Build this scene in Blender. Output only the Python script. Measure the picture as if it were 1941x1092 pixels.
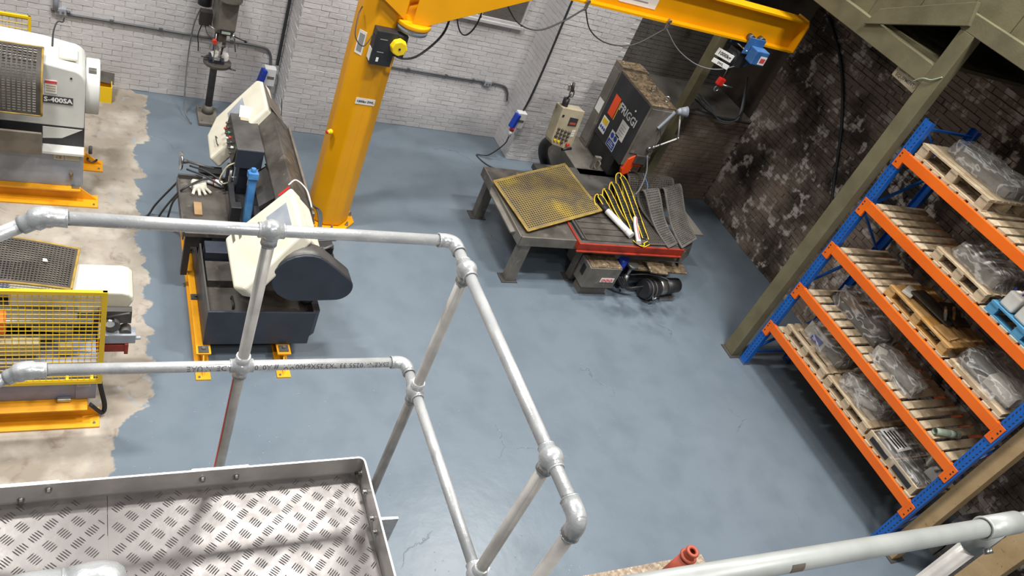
import bpy, bmesh, math, random
from mathutils import Vector, Matrix, Euler
random.seed(7)
SC = bpy.context.scene
for o in list(bpy.data.objects): bpy.data.objects.remove(o)
COL = SC.collection

# ---------------------------------------------------------------- camera
CAM = Vector((0, 0, 6.0))
cd = bpy.data.cameras.new('camera'); cam = bpy.data.objects.new('camera', cd); COL.objects.link(cam)
cd.sensor_fit = 'HORIZONTAL'; cd.sensor_width = 36.0; cd.lens = 36.0*1500.19/1941.0
cd.clip_start = 0.05; cd.clip_end = 100
_r = ((0.873392, -0.337905, 0.350722), (0.024468, -0.688789, -0.724548), (0.486402, 0.641397, -0.593316))
def _orth(rows):
    a = Vector(rows[0]).normalized(); c = Vector(rows[2]).normalized()
    c = (c-a*c.dot(a)).normalized(); b = c.cross(a)
    return a, b, c
_a, _b, _c = _orth(_r)
M = Matrix(((_a.x, -_b.x, -_c.x, CAM.x), (_a.y, -_b.y, -_c.y, CAM.y), (_a.z, -_b.z, -_c.z, CAM.z), (0, 0, 0, 1)))
cam.matrix_world = M
SC.camera = cam

# ---------------------------------------------------------------- light of the hall
W = bpy.data.worlds.new('hall'); SC.world = W; W.use_nodes = True
W.node_tree.nodes['Background'].inputs[0].default_value = (0.86, 0.93, 1.0, 1)
W.node_tree.nodes['Background'].inputs[1].default_value = 0.11
def area(name, loc, target, sx, sy, power, colr=(1, .97, .92)):
    l = bpy.data.lights.new(name, 'AREA'); l.shape = 'RECTANGLE'; l.size = sx; l.size_y = sy
    l.energy = power; l.color = colr; l.spread = math.radians(125)
    o = bpy.data.objects.new(name, l); COL.objects.link(o); o.location = loc
    o.rotation_euler = (Vector(target)-Vector(loc)).to_track_quat('-Z', 'Y').to_euler()
    return o
# high-bay lamps under the roof, about 10.5 m up
for lx, ly, pw in ((2.4, 5.4, 310), (6.2, 3.4, 370), (-1.8, 6.2, 400), (7.9, 7.8, 260), (4.4, -1.6, 170), (-3.0, 2.4, 200), (.8, -3.2, 230)):  # last one added behind the camera to brighten toe board and wall fronts
    area('high_bay_and_fill_lamp', (lx, ly, 10.5), (lx, ly, 0), 1.2, .45, pw)

SC.view_settings.view_transform = 'Standard'; SC.view_settings.look = 'None'
SC.view_settings.gamma = 1; SC.view_settings.use_curve_mapping = False
SC.view_settings.exposure = 0.0

# ---------------------------------------------------------------- helpers
def lin(c):
    if isinstance(c, str): c = tuple(int(c[i:i+2], 16) for i in (0, 2, 4))
    f = lambda v: (v/12.92 if v <= .04045 else ((v+.055)/1.055)**2.4)
    return tuple(f(v/255) for v in c[:3])+(1,)

MATS = {}
def mat(name, c, rough=.5, metal=0, c2=None, scale=4, lo=.4, hi=.65, bump=0, bscale=60, c3=None, s3=15, lo3=.6, hi3=.72, spec=.5, coat=0, rvar=0, detail=6, per=0, world=False):
    m = bpy.data.materials.new(name); m.use_nodes = True; MATS[name] = m
    nt = m.node_tree; b = nt.nodes['Principled BSDF']
    b.inputs['Base Color'].default_value = lin(c); b.inputs['Roughness'].default_value = rough
    b.inputs['Metallic'].default_value = metal; b.inputs['Specular IOR Level'].default_value = spec
    b.inputs['Coat Weight'].default_value = coat
    tc = nt.nodes.new('ShaderNodeNewGeometry' if world else 'ShaderNodeTexCoord'); tco = tc.outputs['Position' if world else 'Object']
    def noise(s, d=detail):
        n = nt.nodes.new('ShaderNodeTexNoise'); n.inputs['Scale'].default_value = s; n.inputs['Detail'].default_value = d
        nt.links.new(tco, n.inputs['Vector']); return n
    def ramp(n, l, h):
        r = nt.nodes.new('ShaderNodeMapRange'); r.inputs['From Min'].default_value = l; r.inputs['From Max'].default_value = h
        nt.links.new(n.outputs['Fac'], r.inputs['Value']); return r.outputs['Result']
    out = None
    def mixc(prev, fac, colr):
        x = nt.nodes.new('ShaderNodeMix'); x.data_type = 'RGBA'
        nt.links.new(fac, x.inputs['Factor'])
        if prev is None: x.inputs['A'].default_value = lin(c)
        else: nt.links.new(prev, x.inputs['A'])
        x.inputs['B'].default_value = lin(colr); return x.outputs['Result']
    if c2: out = mixc(out, ramp(noise(scale), lo, hi), c2)
    if c3: out = mixc(out, ramp(noise(s3), lo3, hi3), c3)
    if per:
        oi = nt.nodes.new('ShaderNodeObjectInfo'); hs = nt.nodes.new('ShaderNodeHueSaturation')
        mr = nt.nodes.new('ShaderNodeMapRange'); mr.inputs['To Min'].default_value = 1-per; mr.inputs['To Max'].default_value = 1+per
        nt.links.new(oi.outputs['Random'], mr.inputs['Value']); nt.links.new(mr.outputs['Result'], hs.inputs['Value'])
        if out is None: hs.inputs['Color'].default_value = lin(c)
        else: nt.links.new(out, hs.inputs['Color'])
        out = hs.outputs['Color']
    if out is not None: nt.links.new(out, b.inputs['Base Color'])
    if rvar:
        n = noise(scale*2); mr = nt.nodes.new('ShaderNodeMapRange')
        mr.inputs['From Min'].default_value = .3; mr.inputs['From Max'].default_value = .7
        mr.inputs['To Min'].default_value = max(.03, rough-rvar); mr.inputs['To Max'].default_value = min(1, rough+rvar)
        nt.links.new(n.outputs['Fac'], mr.inputs['Value']); nt.links.new(mr.outputs['Result'], b.inputs['Roughness'])
    if bump:
        n = noise(bscale, 3); bp = nt.nodes.new('ShaderNodeBump'); bp.inputs['Strength'].default_value = bump; bp.inputs['Distance'].default_value = .01
        nt.links.new(n.outputs['Fac'], bp.inputs['Height']); nt.links.new(bp.outputs['Normal'], b.inputs['Normal'])
    return m

class MB:
    """collects shapes, built as one mesh"""
    def __init__(s): s.v = []; s.f = []; s.sm = []
    def add(s, vs, fs, smooth=False):
        o = len(s.v); s.v += [Vector(p) for p in vs]
        for f in fs: s.f.append(tuple(i+o for i in f)); s.sm.append(smooth)
        return s
    def box(s, x0, x1, y0, y1, z0, z1):
        return s.add([(x, y, z) for z in (z0, z1) for y in (y0, y1) for x in (x0, x1)],
                     [(0, 2, 3, 1), (4, 5, 7, 6), (0, 1, 5, 4), (2, 6, 7, 3), (0, 4, 6, 2), (1, 3, 7, 5)])
    def obox(s, c, size, rot=None):
        h = Vector(size)/2; c = Vector(c); R = Matrix.Identity(3)
        if rot is not None: R = rot if isinstance(rot, Matrix) else Euler(rot).to_matrix()
        vs = [c+R@Vector((x*h.x, y*h.y, z*h.z)) for z in (-1, 1) for y in (-1, 1) for x in (-1, 1)]
        return s.add(vs, [(0, 2, 3, 1), (4, 5, 7, 6), (0, 1, 5, 4), (2, 6, 7, 3), (0, 4, 6, 2), (1, 3, 7, 5)])
    def bar(s, p0, p1, w, h, up=(0, 0, 1)):
        p0 = Vector(p0); p1 = Vector(p1); d = (p1-p0).normalized(); u = Vector(up)
        if abs(d.dot(u)) > .99: u = Vector((0, 1, 0))
        sd = d.cross(u).normalized(); u = sd.cross(d)
        vs = [p+sd*a*w/2+u*b*h/2 for p in (p0, p1) for a, b in ((-1, -1), (1, -1), (1, 1), (-1, 1))]
        return s.add(vs, [(3, 2, 1, 0), (4, 5, 6, 7)]+[(i, (i+1) % 4, 4+(i+1) % 4, 4+i) for i in range(4)])
    def prism(s, pts, vec, smooth=False):
        pts = [Vector(p) for p in pts]; vec = Vector(vec); n = len(pts)
        nr = Vector((0, 0, 0))
        for i in range(n): nr += pts[i].cross(pts[(i+1) % n])
        if nr.dot(vec) > 0: pts.reverse()
        vs = pts+[p+vec for p in pts]
        s.add(vs, [tuple(range(n)), tuple(range(2*n-1, n-1, -1))])
        o = len(s.v)-2*n
        for i in range(n):
            j = (i+1) % n; s.f.append((o+j, o+i, o+n+i, o+n+j)); s.sm.append(smooth)
        return s
    def cyl(s, p0, p1, r0, r1=None, n=16, smooth=True, caps=True):
        p0 = Vector(p0); p1 = Vector(p1); r1 = r0 if r1 is None else r1
        d = (p1-p0).normalized(); u = Vector((0, 0, 1)) if abs(d.z) < .9 else Vector((1, 0, 0))
        a = d.cross(u).normalized(); b = d.cross(a)
        vs = []
        for p, r in ((p0, r0), (p1, r1)):
            for i in range(n):
                t = 2*math.pi*i/n; vs.append(p+a*math.cos(t)*r+b*math.sin(t)*r)
        s.add(vs, [(i, (i+1) % n, n+(i+1) % n, n+i) for i in range(n)], smooth)
        if caps:
            o = len(s.v)-2*n
            s.f += [tuple(o+i for i in range(n-1, -1, -1)), tuple(o+n+i for i in range(n))]; s.sm += [False, False]
        return s
    def tube(s, pts, r, n=10, rs=None, flat=None):
        pts = [Vector(p) for p in pts]; N = len(pts); base = len(s.v)
        tang = [((pts[min(i+1, N-1)]-pts[max(i-1, 0)]).normalized()) for i in range(N)]
        u = Vector((0, 0, 1)) if abs(tang[0].z) < .9 else Vector((1, 0, 0))
        a = (u-tang[0]*u.dot(tang[0])).normalized()
        for i in range(N):
            a = (a-tang[i]*a.dot(tang[i])).normalized(); b = tang[i].cross(a); rr = rs[i] if rs else r
            for k in range(n):
                t = 2*math.pi*k/n
                s.v.append(pts[i]+a*math.cos(t)*rr*(flat or 1)+b*math.sin(t)*rr)
        for i in range(N-1):
            for k in range(n):
                s.f.append((base+i*n+k, base+i*n+(k+1) % n, base+(i+1)*n+(k+1) % n, base+(i+1)*n+k)); s.sm.append(True)
        s.f += [tuple(base+k for k in range(n-1, -1, -1)), tuple(base+(N-1)*n+k for k in range(n))]; s.sm += [False, False]
        return s
    def sphere(s, c, r, n=16, m=10, sc=(1, 1, 1)):
        c = Vector(c); vs = []
        for j in range(1, m):
            p = math.pi*j/m
            for i in range(n):
                t = 2*math.pi*i/n
                vs.append(c+Vector((math.sin(p)*math.cos(t)*r*sc[0], math.sin(p)*math.sin(t)*r*sc[1], math.cos(p)*r*sc[2])))
        vs += [c+Vector((0, 0, r*sc[2])), c-Vector((0, 0, r*sc[2]))]
        fs = [(j*n+i, (j+1)*n+i, (j+1)*n+(i+1) % n, j*n+(i+1) % n) for j in range(m-2) for i in range(n)]
        T = (m-1)*n
        fs += [(T, i, (i+1) % n) for i in range(n)]+[(T+1, (m-2)*n+(i+1) % n, (m-2)*n+i) for i in range(n)]
        return s.add(vs, fs, True)
    def torus(s, c, axis, R, r, n=24, m=8, arc=2*math.pi):
        ax = Vector(axis).normalized(); u = Vector((0, 0, 1)) if abs(ax.z) < .9 else Vector((1, 0, 0))
        a = ax.cross(u).normalized(); b = ax.cross(a); c = Vector(c)
        k = n if arc > 6.2 else n+1; vs = []
        for i in range(k):
            t = arc*i/n; d = a*math.cos(t)+b*math.sin(t)
            for j in range(m):
                q = 2*math.pi*j/m; vs.append(c+d*(R+r*math.cos(q))+ax*r*math.sin(q))
        fs = [(i*m+j, i*m+(j+1) % m, ((i+1) % k)*m+(j+1) % m, ((i+1) % k)*m+j) for i in range(n) for j in range(m)]
        return s.add(vs, fs, True)
    def mesh(s, name, off=(0, 0, 0)):
        me = bpy.data.meshes.new(name); off = Vector(off)
        me.from_pydata([p-off for p in s.v], [], s.f); me.polygons.foreach_set('use_smooth', s.sm); me.update()
        bm = bmesh.new(); bm.from_mesh(me); bmesh.ops.recalc_face_normals(bm, faces=bm.faces); bm.to_mesh(me); bm.free()
        return me

ROOT = {}
def thing(name, label, cat, loc=(0, 0, 0), group=None, kind=None):
    o = bpy.data.objects.new(name, None); COL.objects.link(o); o.location = loc; o.empty_display_size = .05
    if label: o['label'] = label
    if cat: o['category'] = cat
    if group: o['group'] = group
    if kind: o['kind'] = kind
    ROOT[o.name] = Vector(loc); return o
def part(name, mb, m, parent, bev=0, seg=2, label=None, kind=None):
    off = ROOT[parent.name]; me = mb.mesh(name, off); me.materials.append(MATS[m] if isinstance(m, str) else m)
    o = bpy.data.objects.new(name, me); COL.objects.link(o); o.parent = parent; ROOT[o.name] = off
    if bev: bevel(o, bev, seg)
    if label: o['label'] = label
    if kind: o['kind'] = kind
    return o
def solo(name, mb, m, label, cat, loc=None, bev=0, seg=2, group=None, kind=None):
    if loc is None:
        n = len(mb.v); loc = (sum(v.x for v in mb.v)/n, sum(v.y for v in mb.v)/n, min(v.z for v in mb.v))
    me = mb.mesh(name, loc); me.materials.append(MATS[m] if isinstance(m, str) else m)
    o = bpy.data.objects.new(name, me); COL.objects.link(o); o.location = loc; ROOT[o.name] = Vector(loc)
    if label: o['label'] = label
    if cat: o['category'] = cat
    if group: o['group'] = group
    if kind: o['kind'] = kind
    if bev: bevel(o, bev, seg)
    return o
def bevel(o, w, seg=2):
    b = o.modifiers.new('bevel', 'BEVEL'); b.width = w; b.segments = seg; b.limit_method = 'ANGLE'; b.angle_limit = math.radians(40)
def inst(name, me, parent, loc, rot=(0, 0, 0), m=None):
    """a child that shares mesh data; loc in world coordinates"""
    o = bpy.data.objects.new(name, me); COL.objects.link(o); o.parent = parent
    o.location = Vector(loc)-ROOT[parent.name]; o.rotation_euler = rot; return o
def text_mb(txt, size, origin, xdir, ydir, align='CENTER', bold=0):
    """flat lettering lying in the plane of xdir / ydir"""
    cu = bpy.data.curves.new('t', 'FONT'); cu.body = txt; cu.size = size; cu.align_x = align; cu.align_y = 'CENTER'; cu.offset = bold; cu.resolution_u = 2
    o = bpy.data.objects.new('t', cu); COL.objects.link(o)
    dg = bpy.context.evaluated_depsgraph_get(); me = bpy.data.meshes.new_from_object(o.evaluated_get(dg))
    mb = MB(); xd = Vector(xdir).normalized(); yd = Vector(ydir).normalized(); og = Vector(origin)
    mb.flat = [(v.co.x, v.co.y) for v in me.vertices]
    mb.add([og+xd*v.co.x+yd*v.co.y for v in me.vertices], [tuple(p.vertices) for p in me.polygons])
    bpy.data.objects.remove(o); bpy.data.curves.remove(cu); bpy.data.meshes.remove(me)
    return mb
def arc_pts(c, u, v, r, a0, a1, n=8):
    c = Vector(c); u = Vector(u); v = Vector(v)
    return [c+u*math.cos(a0+(a1-a0)*i/n)*r+v*math.sin(a0+(a1-a0)*i/n)*r for i in range(n+1)]
def smooth_path(pts, n=8):
    """Catmull-Rom through the points"""
    P = [Vector(p) for p in pts]; P = [P[0]*2-P[1]]+P+[P[-1]*2-P[-2]]; out = []
    for i in range(1, len(P)-2):
        for k in range(n):
            t = k/n; a, b, c, d = P[i-1:i+3]
            out.append(.5*((2*b)+(c-a)*t+(2*a-5*b+4*c-d)*t*t+(3*b-a-3*c+d)*t**3))
    out.append(P[-2]); return out

# ---------------------------------------------------------------- materials
mat('white_brick', 'd0cecf', .6, c2='bdbbbd', scale=1.7, lo=.35, hi=.7, c3='b5a79f', s3=.9, lo3=.6, hi3=.8, bump=.5, bscale=22, per=.02, world=True)
mat('white_mortar', 'c8c6c7', .65, c2='b4b2b3', scale=1.7, lo=.35, hi=.7, c3='b5a79f', s3=.9, lo3=.6, hi3=.8, bump=.5, bscale=22, world=True)
mat('brown_brick', '8c7b6e', .85, c2='3a312c', scale=1.0, lo=.46, hi=.60, c3='cabfb6', s3=5.5, lo3=.54, hi3=.63, bump=1, bscale=30, per=.14, world=True, detail=9)
mat('brown_mortar', '5f544b', .95, c2='241f1d', scale=.8, lo=.48, hi=.62, c3='857a72', s3=1.6, lo3=.56, hi3=.7, bump=.9, bscale=40, world=True)
mat('tan_brick', '857464', .85, c2='5a4d43', scale=1.1, c3='a09283', s3=2.2, lo3=.55, hi3=.7, bump=.8, bscale=35, per=.05, world=True)
mat('crane_yellow', 'eaa406', .38, c2='e09c04', scale=2.5, lo=.35, hi=.75, spec=.4)
mat('stand_yellow', 'e9a31a', .45, c2='d08d12', scale=3, c3='8a5a1e', s3=9, lo3=.68, hi3=.8)
mat('guard_yellow', 'e8c012', .45)
mat('cream_paint', 'd8d4c4', .42, c2='cbc6b4', scale=3, c3='a79f8c', s3=7, lo3=.68, hi3=.85)
mat('grey_white_paint', 'd2d3cf', .4, c2='c2c4c0', scale=3)
mat('lavender_grey', '8d90a4', .5, c2='7d8095', scale=3, c3='6a6a78', s3=12, lo3=.66, hi3=.8)
mat('steel_grey', '9aa0aa', .45, c2='858b96', scale=4, c3='6d6f78', s3=14, lo3=.66, hi3=.8)
mat('dark_steel', '5a5856', .5, .25, c2='434140', scale=4, rvar=.1)
mat('navy_paint', '353b48', .5, c2='2d323e', scale=4)
mat('black_paint', '222327', .45, c2='2e2e30', scale=5)
mat('black_rubber', '1c1c1d', .65)
mat('grimy_top', '5a5651', .45, .2, c2='403c38', scale=5, c3='77706a', s3=9, lo3=.6, hi3=.75, rvar=.12)
mat('tray_brown', '7a7268', .5, .2, c2='655d54', scale=5)
mat('machine_grey', '716d66', .5, c2='5e5a53', scale=4, c3='86827b', s3=9, lo3=.6, hi3=.75)
mat('oily_top', '8b7a62', .35, .2, c2='5a4c3c', scale=14, lo=.35, hi=.6, c3='d2c3a4', s3=30, lo3=.62, hi3=.72, bump=.4, bscale=120)
mat('ram_blue', '3f78b5', .4, c2='5a94c8', scale=6)
mat('plug_blue', '1d3fae', .4)
mat('hoist_blue', '3f6fa8', .4, c2='345f95', scale=6)
mat('rack_blue', '1560b8', .4, c2='0f55a8', scale=3)
mat('rack_orange', 'ee6e14', .42, c2='e5650e', scale=2)
mat('signal_orange', 'f0501a', .4)
mat('table_red', '9c2f1a', .5, c2='7a2616', scale=5, c3='4a2a20', s3=12, lo3=.62, hi3=.75)
mat('signal_red', 'c8231c', .45)
mat('rust_red', 'a8503e', .55, c2='96432f', scale=6)
mat('chrome', 'd8d8da', .18, 1)
mat('bright_steel', 'b4b4b2', .35, .9, c2='8e8e8c', scale=8)
mat('galvanised', 'd3d5d6', .33, .4, c2='b9bdc0', scale=16, lo=.35, hi=.7, rvar=.12, bump=.08, bscale=90)
mat('galv_fitting', 'cdd0d2', .3, .45, c2='b2b6b9', scale=22, lo=.35, hi=.7, rvar=.1, bump=.2, bscale=55)
mat('post_tube', 'c0bdb9', .4, .2, c2='a9a6a2', scale=12, rvar=.1)
mat('grey_painted_tube', 'b6bab8', .4, .15, c2='a4a8a6', scale=8, c3='85857f', s3=20, lo3=.68, hi3=.8)
mat('ink_rail', '4a4c50', .7)
mat('aluminium', '6c6867', .33, .35, c2='625e5d', scale=7, rvar=.06, bump=.05, bscale=30)
mat('aluminium_toe_lit', 'bcb7b4', .42, .3, c2='aaa5a2', scale=6, rvar=.08)  # lighter than the deck metal: light reflected off the deck is in the colour
mat('aluminium_edge', 'eceef0', .4, .3)
mat('olive_timber', '6f694f', .7, c2='5e5942', scale=3, bump=.15, bscale=40)
mat('raw_timber', 'b79c74', .7, c2='a3875f', scale=3, c3='8c7048', s3=18, lo3=.66, hi3=.74, bump=.15, bscale=50)
mat('pallet_wood', 'bfad92', .75, c2='a18c6d', scale=5, c3='cfbfa5', s3=13, lo3=.58, hi3=.7, bump=.2, bscale=60, per=.12)
mat('orange_wood', 'bb955f', .65, c2='9c7440', scale=6, c3='c88a34', s3=4, lo3=.55, hi3=.68, per=.1)
mat('blue_wood', '4f8fb5', .6, c2='41799c', scale=6)
mat('cable_black', '2c2d30', .5)
mat('cable_grey', '6d7073', .5)
mat('conduit_grey', '5b5d60', .45, .3)
mat('socket_white', 'd9dadb', .4)
mat('paper_white', 'e8e7e4', .7)
mat('ink_black', '1f1f22', .7)
mat('ink_grey', '8f8f90', .7)
mat('letter_white', 'e6e6e6', .6)
mat('sticker_blue', '1e49a6', .5)
mat('sticker_yellow', 'e4c21a', .5)
mat('pink_red', 'cf4b52', .6)
mat('button_yellow', 'e7c71d', .4)
mat('button_red', 'c23a2c', .4)
mat('button_dark', '4c4a44', .5)
mat('button_green', '3b8a5c', .4)
mat('console_beige', 'b3aa93', .5, c2='a2977e', scale=5, c3='80745c', s3=10, lo3=.66, hi3=.8)
mat('screen_dark', '3a3a40', .25)
mat('mat_grey', '5c5955', .7, c2='4a4743', scale=6, c3='716d66', s3=14, lo3=.6, hi3=.75)
mat('mat_yellow', '7d6c42', .65, c2='655a48', scale=3.2, lo=.42, hi=.62, c3='b59a34', s3=1.6, lo3=.55, hi3=.72)
mat('mat_dark', '4a4540', .65, c2='3a3530', scale=6, c3='5e5850', s3=12, lo3=.6, hi3=.75)
mat('mat_edge', 'a5873a', .6, c2='7c662e', scale=8)
mat('belt_yellow', 'dcbb1e', .5)
mat('glove_cloth', 'c9c7bb', .85, c2='a9a698', scale=14)
mat('cardboard', '9c7f5c', .75, c2='8d714f', scale=6)
mat('foam_white', 'cfcdc6', .7, c2='bab6ac', scale=7)
mat('goods_grey', '86827c', .6, c2='6a665f', scale=8)
mat('goods_dark', '4a453f', .55, .2, c2='36322d', scale=8)
mat('pvc_green', 'aab7a6', .45, c2='98a594', scale=8)
mat('chipboard', '9c8c7a', .8, c2='7d6e5e', scale=38, lo=.42, hi=.58, c3='bdb0a0', s3=55, lo3=.6, hi3=.68)
mat('block_grey', '8c8a88', .85, c2='757270', scale=9, per=.08, bump=.3, bscale=60)
mat('orange_plastic', 'd9641e', .5)
mat('board_dark', '2a2623', .8)
mat('far_wall', '6b6762', .8, c2='57534e', scale=1.2, c3='423e3a', s3=3, bump=.6, bscale=40, world=True)
mat('ceiling_olive', '7a7458', .75, c2='6a6550', scale=2)

def film_mat():
    m = bpy.data.materials.new('clear_film'); m.use_nodes = True; MATS['clear_film'] = m; nt = m.node_tree
    for n in list(nt.nodes):
        if n.type != 'OUTPUT_MATERIAL': nt.nodes.remove(n)
    out = [n for n in nt.nodes][0]
    tr = nt.nodes.new('ShaderNodeBsdfTransparent'); tr.inputs[0].default_value = (.93, .92, .9, 1)
    pr = nt.nodes.new('ShaderNodeBsdfPrincipled'); pr.inputs['Base Color'].default_value = (.9, .89, .87, 1); pr.inputs['Roughness'].default_value = .09
    pr.inputs['Specular IOR Level'].default_value = .8
    tc = nt.nodes.new('ShaderNodeTexCoord'); no = nt.nodes.new('ShaderNodeTexNoise'); no.inputs['Scale'].default_value = 11; no.inputs['Detail'].default_value = 5; no.inputs['Distortion'].default_value = 1.5
    nt.links.new(tc.outputs['Object'], no.inputs['Vector'])
    bp = nt.nodes.new('ShaderNodeBump'); bp.inputs['Strength'].default_value = .9; bp.inputs['Distance'].default_value = .03
    nt.links.new(no.outputs['Fac'], bp.inputs['Height']); nt.links.new(bp.outputs['Normal'], pr.inputs['Normal'])
    n2 = nt.nodes.new('ShaderNodeTexNoise'); n2.inputs['Scale'].default_value = 4; n2.inputs['Detail'].default_value = 2; n2.inputs['Distortion'].default_value = .7
    mp = nt.nodes.new('ShaderNodeMapping'); mp.inputs['Scale'].default_value = (2.2, .7, 1.6); mp.inputs['Rotation'].default_value = (0, .3, .5)
    nt.links.new(tc.outputs['Object'], mp.inputs['Vector']); nt.links.new(mp.outputs['Vector'], n2.inputs['Vector'])
    s1 = nt.nodes.new('ShaderNodeMath'); s1.operation = 'SUBTRACT'; s1.inputs[1].default_value = .5; nt.links.new(n2.outputs['Fac'], s1.inputs[0])
    s2 = nt.nodes.new('ShaderNodeMath'); s2.operation = 'ABSOLUTE'; nt.links.new(s1.outputs[0], s2.inputs[0])
    # folded film creases painted whiter and denser, in place of bright highlights
    mr = nt.nodes.new('ShaderNodeMapRange'); mr.inputs['From Min'].default_value = 0; mr.inputs['From Max'].default_value = .05
    mr.inputs['To Min'].default_value = .55; mr.inputs['To Max'].default_value = .14
    nt.links.new(s2.outputs[0], mr.inputs['Value'])
    mx = nt.nodes.new('ShaderNodeMixShader'); nt.links.new(mr.outputs['Result'], mx.inputs[0])
    nt.links.new(tr.outputs[0], mx.inputs[1]); nt.links.new(pr.outputs[0], mx.inputs[2]); nt.links.new(mx.outputs[0], out.inputs[0])
film_mat()

def floor_mat():
    m = bpy.data.materials.new('painted_floor'); m.use_nodes = True; MATS['painted_floor'] = m; nt = m.node_tree; b = nt.nodes['Principled BSDF']
    L = nt.links.new; N = nt.nodes.new
    tc = N('ShaderNodeTexCoord'); sp = N('ShaderNodeSeparateXYZ'); L(tc.outputs['Object'], sp.inputs[0])
    def noise(s, d=5, dist=0):
        n = N('ShaderNodeTexNoise'); n.inputs['Scale'].default_value = s; n.inputs['Detail'].default_value = d; n.inputs['Distortion'].default_value = dist
        L(tc.outputs['Object'], n.inputs['Vector']); return n.outputs['Fac']
    def math_(op, a, b_=None, c_=None):
        n = N('ShaderNodeMath'); n.operation = op
        for i, q in enumerate((a, b_, c_)):
            if q is None: continue
            if isinstance(q, (int, float)): n.inputs[i].default_value = q
            else: L(q, n.inputs[i])
        return n.outputs[0]
    def rng(v, a, b_, c_=0, d_=1):
        n = N('ShaderNodeMapRange'); L(v, n.inputs['Value'])
        for k, q in zip(('From Min', 'From Max', 'To Min', 'To Max'), (a, b_, c_, d_)): n.inputs[k].default_value = q
        return n.outputs['Result']
    def mix(f, a, b_):
        n = N('ShaderNodeMix'); n.data_type = 'RGBA'; L(f, n.inputs['Factor'])
        for k, q in (('A', a), ('B', b_)):
            if isinstance(q, str): n.inputs[k].default_value = lin(q)
            else: L(q, n.inputs[k])
        return n.outputs['Result']
    # edge of the paint: x = .64, stepping in to .37 in front of y = 4.6
    edge = math_('ADD', rng(sp.outputs['Y'], 4.5, 4.85, .36, .645), math_('MULTIPLY', math_('SUBTRACT', noise(3.2, 8, .6), .5), .42))
    edge = math_('ADD', edge, math_('MULTIPLY', math_('SUBTRACT', noise(14, 6), .5), .10))
    # a squarish tongue of bare concrete near the wall
    ty = math_('SUBTRACT', rng(sp.outputs['Y'], 8.86, 8.88), rng(sp.outputs['Y'], 10.0, 10.02)); edge = math_('ADD', edge, math_('MULTIPLY', ty, .12))
    paint = rng(math_('SUBTRACT', sp.outputs['X'], edge), -.012, .012)
    conc = mix(rng(noise(1.6, 8), .38, .62), 'a39b90', '8b8276')
    conc = mix(rng(noise(7, 8, 1), .56, .75), conc, '7a6f64')
    conc = mix(rng(noise(3, 7), .5, .72), conc, 'b5aea3')
    # smears of the grey-blue paint on the bare concrete
    conc = mix(math_('MULTIPLY', rng(noise(4.3, 8, 2), .62, .68), rng(sp.outputs['X'], -.1, .6)), conc, '8e98a2')
    pt = mix(rng(noise(.55, 4), .3, .7), '66727d', '6d7984')
    pt = mix(rng(noise(2.5, 6), .45, .75), pt, '616d78')
    # dark oil stains around the band saw bench
    dx = math_('SUBTRACT', sp.outputs['X'], 6.8); dy = math_('SUBTRACT', sp.outputs['Y'], 6.35)
    dd = math_('SQRT', math_('ADD', math_('MULTIPLY', math_('MULTIPLY', dx, dx), .5), math_('MULTIPLY', dy, dy)))
    st = math_('MULTIPLY', rng(dd, .75, .25), rng(noise(5, 8, .3), .38, .72)); pt = mix(st, pt, '424b55')
    # fine cracks
    v = N('ShaderNodeTexVoronoi'); v.feature = 'DISTANCE_TO_EDGE'; v.inputs['Scale'].default_value = .42
    ww = N('ShaderNodeVectorMath'); ww.operation = 'ADD'; nn = N('ShaderNodeTexNoise'); nn.inputs['Scale'].default_value = 2.5; nn.inputs['Detail'].default_value = 6; L(tc.outputs['Object'], nn.inputs['Vector'])
    sc = N('ShaderNodeVectorMath'); sc.operation = 'SCALE'; sc.inputs['Scale'].default_value = .5; L(nn.outputs['Color'], sc.inputs[0])
    L(tc.outputs['Object'], ww.inputs[0]); L(sc.outputs[0], ww.inputs[1]); L(ww.outputs[0], v.inputs['Vector'])
    crack = math_('MULTIPLY', rng(v.outputs['Distance'], .0024, .0008), rng(noise(1.3, 3), .56, .64))
    pt = mix(crack, pt, '5b6670')
    L(mix(paint, conc, pt), b.inputs['Base Color'])
    L(mix2 := rng(paint, 0, 1, .85, .30), b.inputs['Roughness'])
    b.inputs['Specular IOR Level'].default_value = .45
    h = math_('ADD', math_('MULTIPLY', noise(7, 4), .5), math_('ADD', math_('MULTIPLY', rng(noise(26, 2), .70, .80), .8), math_('MULTIPLY', crack, -1)))
    h = math_('ADD', h, math_('MULTIPLY', paint, .6))
    bp = N('ShaderNodeBump'); bp.inputs['Strength'].default_value = .35; bp.inputs['Distance'].default_value = .012; L(h, bp.inputs['Height']); L(bp.outputs['Normal'], b.inputs['Normal'])
floor_mat()
# ================================================================ THE SETTING
fl = solo('floor', MB().box(-5, 11, -3, 11, -.12, 0), 'painted_floor', None, None, loc=(0, 0, 0), kind='structure')

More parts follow.
